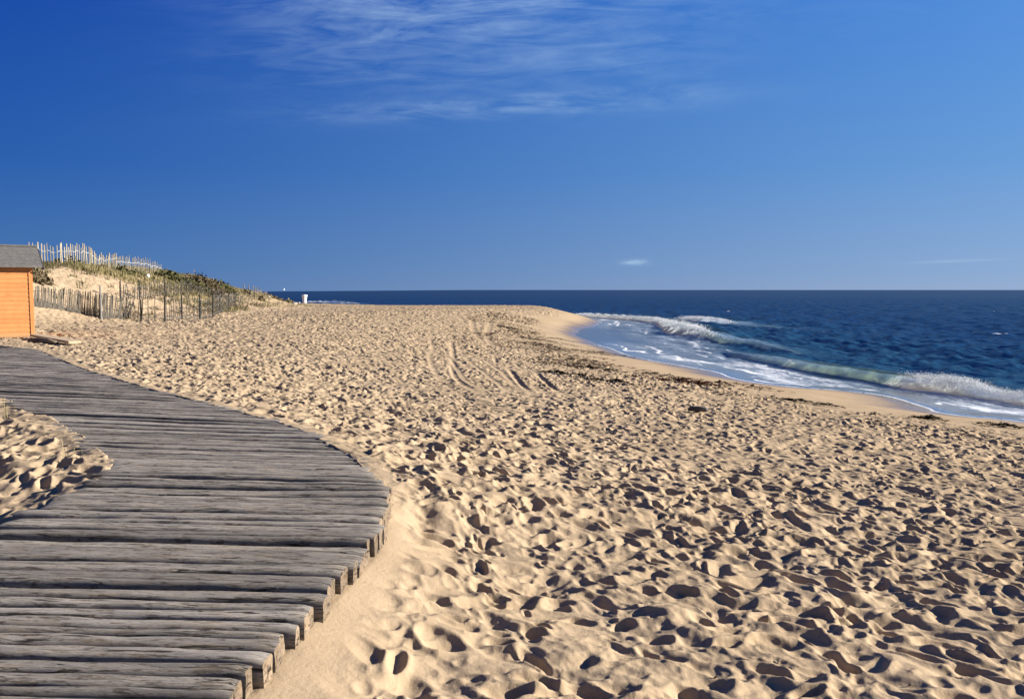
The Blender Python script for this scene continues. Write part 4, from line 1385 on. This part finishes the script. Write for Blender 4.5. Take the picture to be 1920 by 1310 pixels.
def weed_strands(V, T, cx, cy, cz, lx, ly, n, rg, hmax=0.05, base=0):
    """heap of ragged flat strands"""
    for k in range(n):
        a = rg.gauss(0.05, 0.7); L_ = rg.uniform(0.06, 0.22) * 1.2; w = rg.uniform(0.008, 0.028)
        px, py = cx + rg.gauss(0, lx / 2.2), cy + rg.gauss(0, ly / 2.2)
        f = max(0.0, 1 - ((px - cx) / lx) ** 2 - ((py - cy) / ly) ** 2)
        z0 = cz + f * hmax * rg.random()
        ca, sa = math.cos(a), math.sin(a)
        b0 = len(V)
        m = 4
        for i in range(m):
            t_ = i / (m - 1) - 0.5
            wob = rg.gauss(0, 0.02)
            qx, qy = px + ca * t_ * L_ - sa * wob, py + sa * t_ * L_ + ca * wob
            zz = z0 + rg.uniform(0.0, 0.035)
            V.append((qx - sa * w, qy + ca * w, zz)); V.append((qx + sa * w, qy - ca * w, zz + rg.uniform(-0.01, 0.02)))
        for i in range(m - 1):
            j = b0 + 2 * i
            T.append((j, j + 1, j + 3)); T.append((j, j + 3, j + 2))


clumps = [(1308, 876, 0.0, 0, 0, ""),]
clumps = [
    (1885, 802, 1.0, 0.16, 150, m_weed, "long dark seaweed heap alone on the smooth sand at the right edge"),
    (1740, 787, 0.7, 0.13, 120, m_weed, "dark seaweed heap on the edge of the smooth sand below the white wave"),
    (1492, 754, 0.95, 0.16, 110, m_weed, "ragged dark seaweed strip where the smooth sand begins in the middle of the shore"),
    (1548, 762, 0.8, 0.12, 70, m_weed, "thin straggling seaweed line right of the ragged strip"),
    (1278, 716, 1.8, 0.35, 200, m_weed_red, "biggest reddish brown seaweed patch above the driftwood"),
    (1385, 724, 1.5, 0.25, 110, m_weed_red, "smaller reddish seaweed patch just below the foam lobe"),
    (1142, 717, 0.8, 0.25, 110, m_weed, "spiky dark seaweed tuft at the lower end of the wheel ruts"),
    (953, 615, 1.3, 1.2, 160, m_weed, "dark tangled seaweed heap on the far beach above the wheel ruts"),
    (1048, 637, 0.8, 0.4, 90, m_weed, "small dark seaweed heap alone on the smooth sand by the shallow bay"),
    (1020, 640, 2.2, 0.9, 260, m_weed, "dark seaweed streak at the top of the wrack band near the bay"),
    (1075, 658, 2.2, 0.6, 260, m_weed, "thick dark seaweed streak in the middle of the wrack band"),
    (1145, 665, 1.6, 0.4, 160, m_weed, "dark seaweed streak at the right tip of the wrack band"),
    (1120, 693, 1.1, 0.35, 110, m_weed, "dark seaweed streak low on the beach below the wrack band"),
    (1055, 702, 0.9, 0.4, 100, m_weed, "dark seaweed at the foot of the longest wheel rut"),
]
for k, (u, v, lx_, ly_, n, mat, lab) in enumerate(clumps):
    X, Y = ground_px(u, v)
    rg = random.Random(300 + k)
    V = []; T = []
    if u > 1400:
        lx_ *= 0.6
    weed_strands(V, T, 0, 0, 0.0, lx_, ly_, int(n * 0.65), rg, 0.08)
    V = np.array(V)
    shr = -0.35 if u > 1200 else -0.6
    V[:, 1] += V[:, 0] * shr
    V[:, 2] += ground(V[:, 0] + X, V[:, 1] + Y)[0] + 0.012
    z0 = gz(X, Y)
    V[:, 2] -= z0
    o = mesh_arrays("seaweed_heap", V, None, mat, False, tris=T)
    o.location = (X, Y, z0)
    tag(o, lab, "seaweed", "seaweed heaps washed up on the beach")

# strewn fragments along the tide line
for nm, mat, cnt, seed, lab in (("seaweed_litter", m_weed, 1900, 1, "dark scraps of seaweed strewn along the tide line"), ("seaweed_litter", m_weed_red, 900, 2, "reddish scraps of seaweed strewn along the tide line")):
    rg = np.random.default_rng(seed)
    xs = []; 
    X = rg.uniform(-4, 22, 60000).astype(np.float32); Y = rg.uniform(10, 72, 60000).astype(np.float32)
    i_ = -shore_dist(X, Y)
    c0 = np.interp(Y, [10, 20, 30, 40, 50, 65], [5.6, 5.6, 5.3, 4.9, 4.6, 4.2])
    spread_ = np.interp(Y, [10, 30, 45, 65], [2.0, 2.2, 2.4, 2.2])
    pr = (0.12 + 0.88 * sstep(24, 29, Y)) * np.exp(-((i_ - c0 - 1.4) / spread_) ** 2) * sstep(0.42, 0.62, fbm(X * 0.55, Y * 0.35, 700 + seed, 3)) * sstep(c0 - 1.6, c0 - 0.4, i_)
    pick = np.nonzero(rg.random(60000) < pr)[0][:cnt]
    X, Y = X[pick], Y[pick]
    Z = ground(X, Y)[0]
    r2 = random.Random(seed)
    V = []; T = []
    for a_, b_, c_ in zip(X, Y, Z):
        weed_strands(V, T, float(a_), float(b_), float(c_) + 0.006, 0.05, 0.03, r2.choice((1, 1, 2, 3)), r2, 0.02)
    o = mesh_arrays(nm, np.array(V), None, mat, False, tris=T)
    tag(o, lab, "seaweed", kind='stuff')
# twigs and bits on the near sand
rg = random.Random(91)
mb = MB()
for (u, v, L_, a) in ((1677, 1050, 0.12, 0.9), (1462, 1178, 0.05, 1.2), (1060, 1275, 0.03, 0), (1345, 1208, 0.03, 0), (1710, 1210, 0.02, 0), (840, 925, 0.04, 0.2), (1230, 1270, 0.02, 1)):
    X, Y = at(u, v, 0.0); g = gz(X, Y)
    d = Vector((math.cos(a), math.sin(a) * 0.4, 0.25)).normalized()
    mb.tube([Vector((X, Y, g + 0.004)) - d * L_ / 2, Vector((X, Y, g + 0.012)), Vector((X, Y, g + 0.006)) + d * L_ / 2], [0.004, 0.005, 0.003], 5)
o = mb.build("beach_litter", m_log)
tag(o, "small twigs and dark bits scattered over the near sand", "twigs", kind='stuff')

# ------------------------------------------------------------------ light and sky
SUN_AZ, SUN_EL = R(3), R(20)    # azimuth counted from +X towards +Y
sdir = Vector((math.cos(SUN_AZ) * math.cos(SUN_EL), math.sin(SUN_AZ) * math.cos(SUN_EL), math.sin(SUN_EL)))
sl = bpy.data.lights.new("sun", 'SUN')
sl.energy = 5.0
sl.angle = R(0.53)
sl.color = (1.0, 0.925, 0.815)
so = bpy.data.objects.new("sun", sl)
COL.objects.link(so)
so.rotation_euler = (-sdir).to_track_quat('-Z', 'Y').to_euler()

world = bpy.data.worlds.new("World")
scene.world = world
world.use_nodes = True
nt = world.node_tree
bg = nt.nodes["Background"]
sky = nt.nodes.new("ShaderNodeTexSky")
sky.sky_type = 'NISHITA'
sky.sun_disc = False
sky.sun_elevation = SUN_EL
sky.sun_rotation = R(90) - SUN_AZ
sky.altitude = 0
sky.air_density = 0.75
sky.dust_density = 0.15
sky.ozone_density = 2.5
gen = nt.nodes.new("ShaderNodeTexCoord").outputs["Generated"]
sep = nt.nodes.new("ShaderNodeSeparateXYZ")
nt.links.new(gen, sep.inputs[0])
X_, Y_, Z_ = sep.outputs
# deep, polarised-looking blue graded by height and by bearing, with the physical sky blended in
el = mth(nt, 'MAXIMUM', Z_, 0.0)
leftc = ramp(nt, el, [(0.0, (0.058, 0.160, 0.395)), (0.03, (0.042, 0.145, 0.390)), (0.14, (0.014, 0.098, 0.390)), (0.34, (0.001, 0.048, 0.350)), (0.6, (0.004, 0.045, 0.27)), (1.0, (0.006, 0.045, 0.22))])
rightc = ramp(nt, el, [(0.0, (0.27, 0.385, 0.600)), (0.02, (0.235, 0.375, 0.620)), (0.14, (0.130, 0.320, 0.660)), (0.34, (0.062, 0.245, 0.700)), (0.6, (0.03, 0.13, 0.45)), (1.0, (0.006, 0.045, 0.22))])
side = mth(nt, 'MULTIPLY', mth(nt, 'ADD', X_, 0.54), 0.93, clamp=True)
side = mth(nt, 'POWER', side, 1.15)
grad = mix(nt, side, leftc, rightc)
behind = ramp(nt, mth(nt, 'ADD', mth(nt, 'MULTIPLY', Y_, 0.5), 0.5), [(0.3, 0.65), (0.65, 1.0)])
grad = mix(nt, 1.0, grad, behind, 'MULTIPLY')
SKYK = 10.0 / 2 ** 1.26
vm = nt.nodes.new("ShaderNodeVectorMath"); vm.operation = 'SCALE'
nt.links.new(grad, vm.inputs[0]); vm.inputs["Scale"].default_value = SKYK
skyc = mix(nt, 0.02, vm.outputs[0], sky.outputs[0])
# cirrus: slant plane coordinates of the view direction
ysafe = mth(nt, 'MAXIMUM', Y_, 0.02)
U = mth(nt, 'DIVIDE', X_, ysafe); V_ = mth(nt, 'DIVIDE', Z_, ysafe)
comb = nt.nodes.new("ShaderNodeCombineXYZ")
nt.links.new(mth(nt, 'SUBTRACT', U, mth(nt, 'MULTIPLY', V_, 0.9)), comb.inputs[0]); nt.links.new(V_, comb.inputs[1])
c1 = noise(nt, scaled(nt, comb.outputs[0], (6, 34, 1)), 1.0, 9, 0.66, 1.0)
c2 = noise(nt, scaled(nt, comb.outputs[0], (16, 70, 1)), 1.0, 5, 0.6, 0.5)
c3 = noise(nt, scaled(nt, comb.outputs[0], (2.5, 7, 1)), 1.0, 3, 0.5)
wisps = ramp(nt, mth(nt, 'ADD', mth(nt, 'MULTIPLY', c1, 0.7), mth(nt, 'MULTIPLY', c2, 0.3)), [(0.40, 0.0), (0.75, 1.0)])


def soft(val, c, half, pw=2.0):
    d = mth(nt, 'DIVIDE', mth(nt, 'ABSOLUTE', mth(nt, 'SUBTRACT', val, c)), half)
    return mth(nt, 'POWER', 2.718, mth(nt, 'MULTIPLY', mth(nt, 'POWER', d, pw), -1.0))


m1 = mth(nt, 'MULTIPLY', soft(U, -0.06, 0.27, 3), soft(V_, 0.375, 0.125, 4))
m2 = mth(nt, 'MULTIPLY', soft(U, -0.03, 0.22, 2), soft(mth(nt, 'SUBTRACT', V_, mth(nt, 'MULTIPLY', U, 0.05)), 0.2255, 0.013, 2))
m3 = mth(nt, 'MULTIPLY', soft(U, 0.3, 0.5, 2), soft(V_, 0.44, 0.12, 2))
mask = mth(nt, 'MULTIPLY', mth(nt, 'ADD', mth(nt, 'ADD', m1, mth(nt, 'MULTIPLY', m2, 1.25)), mth(nt, 'MULTIPLY', m3, 0.25)), ramp(nt, c3, [(0.3, 0.45), (0.6, 1.0)]))
cir = mth(nt, 'MULTIPLY', mth(nt, 'MULTIPLY', wisps, mask), 0.46)
front = mth(nt, 'GREATER_THAN', Y_, 0.05)
puffn = noise(nt, scaled(nt, comb.outputs[0], (60, 190, 1)), 1.0, 5, 0.6)
p1 = mth(nt, 'MULTIPLY', soft(U, 0.1535, 0.018, 3), soft(mth(nt, 'SUBTRACT', V_, mth(nt, 'MULTIPLY', U, 0.03)), 0.0295, 0.0034, 2))
p1 = mth(nt, 'MULTIPLY', p1, ramp(nt, puffn, [(0.32, 0.15), (0.6, 1.0)]))
p2 = mth(nt, 'MULTIPLY', soft(U, 0.55, 0.05, 2), soft(mth(nt, 'SUBTRACT', V_, mth(nt, 'MULTIPLY', U, 0.04)), 0.0135, 0.0018, 2))
cl = mth(nt, 'MULTIPLY', mth(nt, 'ADD', mth(nt, 'ADD', cir, mth(nt, 'MULTIPLY', p1, 0.36)), mth(nt, 'MULTIPLY', p2, 0.14)), front, clamp=True)
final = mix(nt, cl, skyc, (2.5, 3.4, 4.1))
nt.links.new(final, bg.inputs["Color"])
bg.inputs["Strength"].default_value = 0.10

scene.view_settings.view_transform = 'Standard'
scene.view_settings.look = 'None'
scene.view_settings.exposure = 1.30
scene.view_settings.gamma = 1.0
scene.cycles.max_bounces = 6
scene.cycles.use_denoising = True
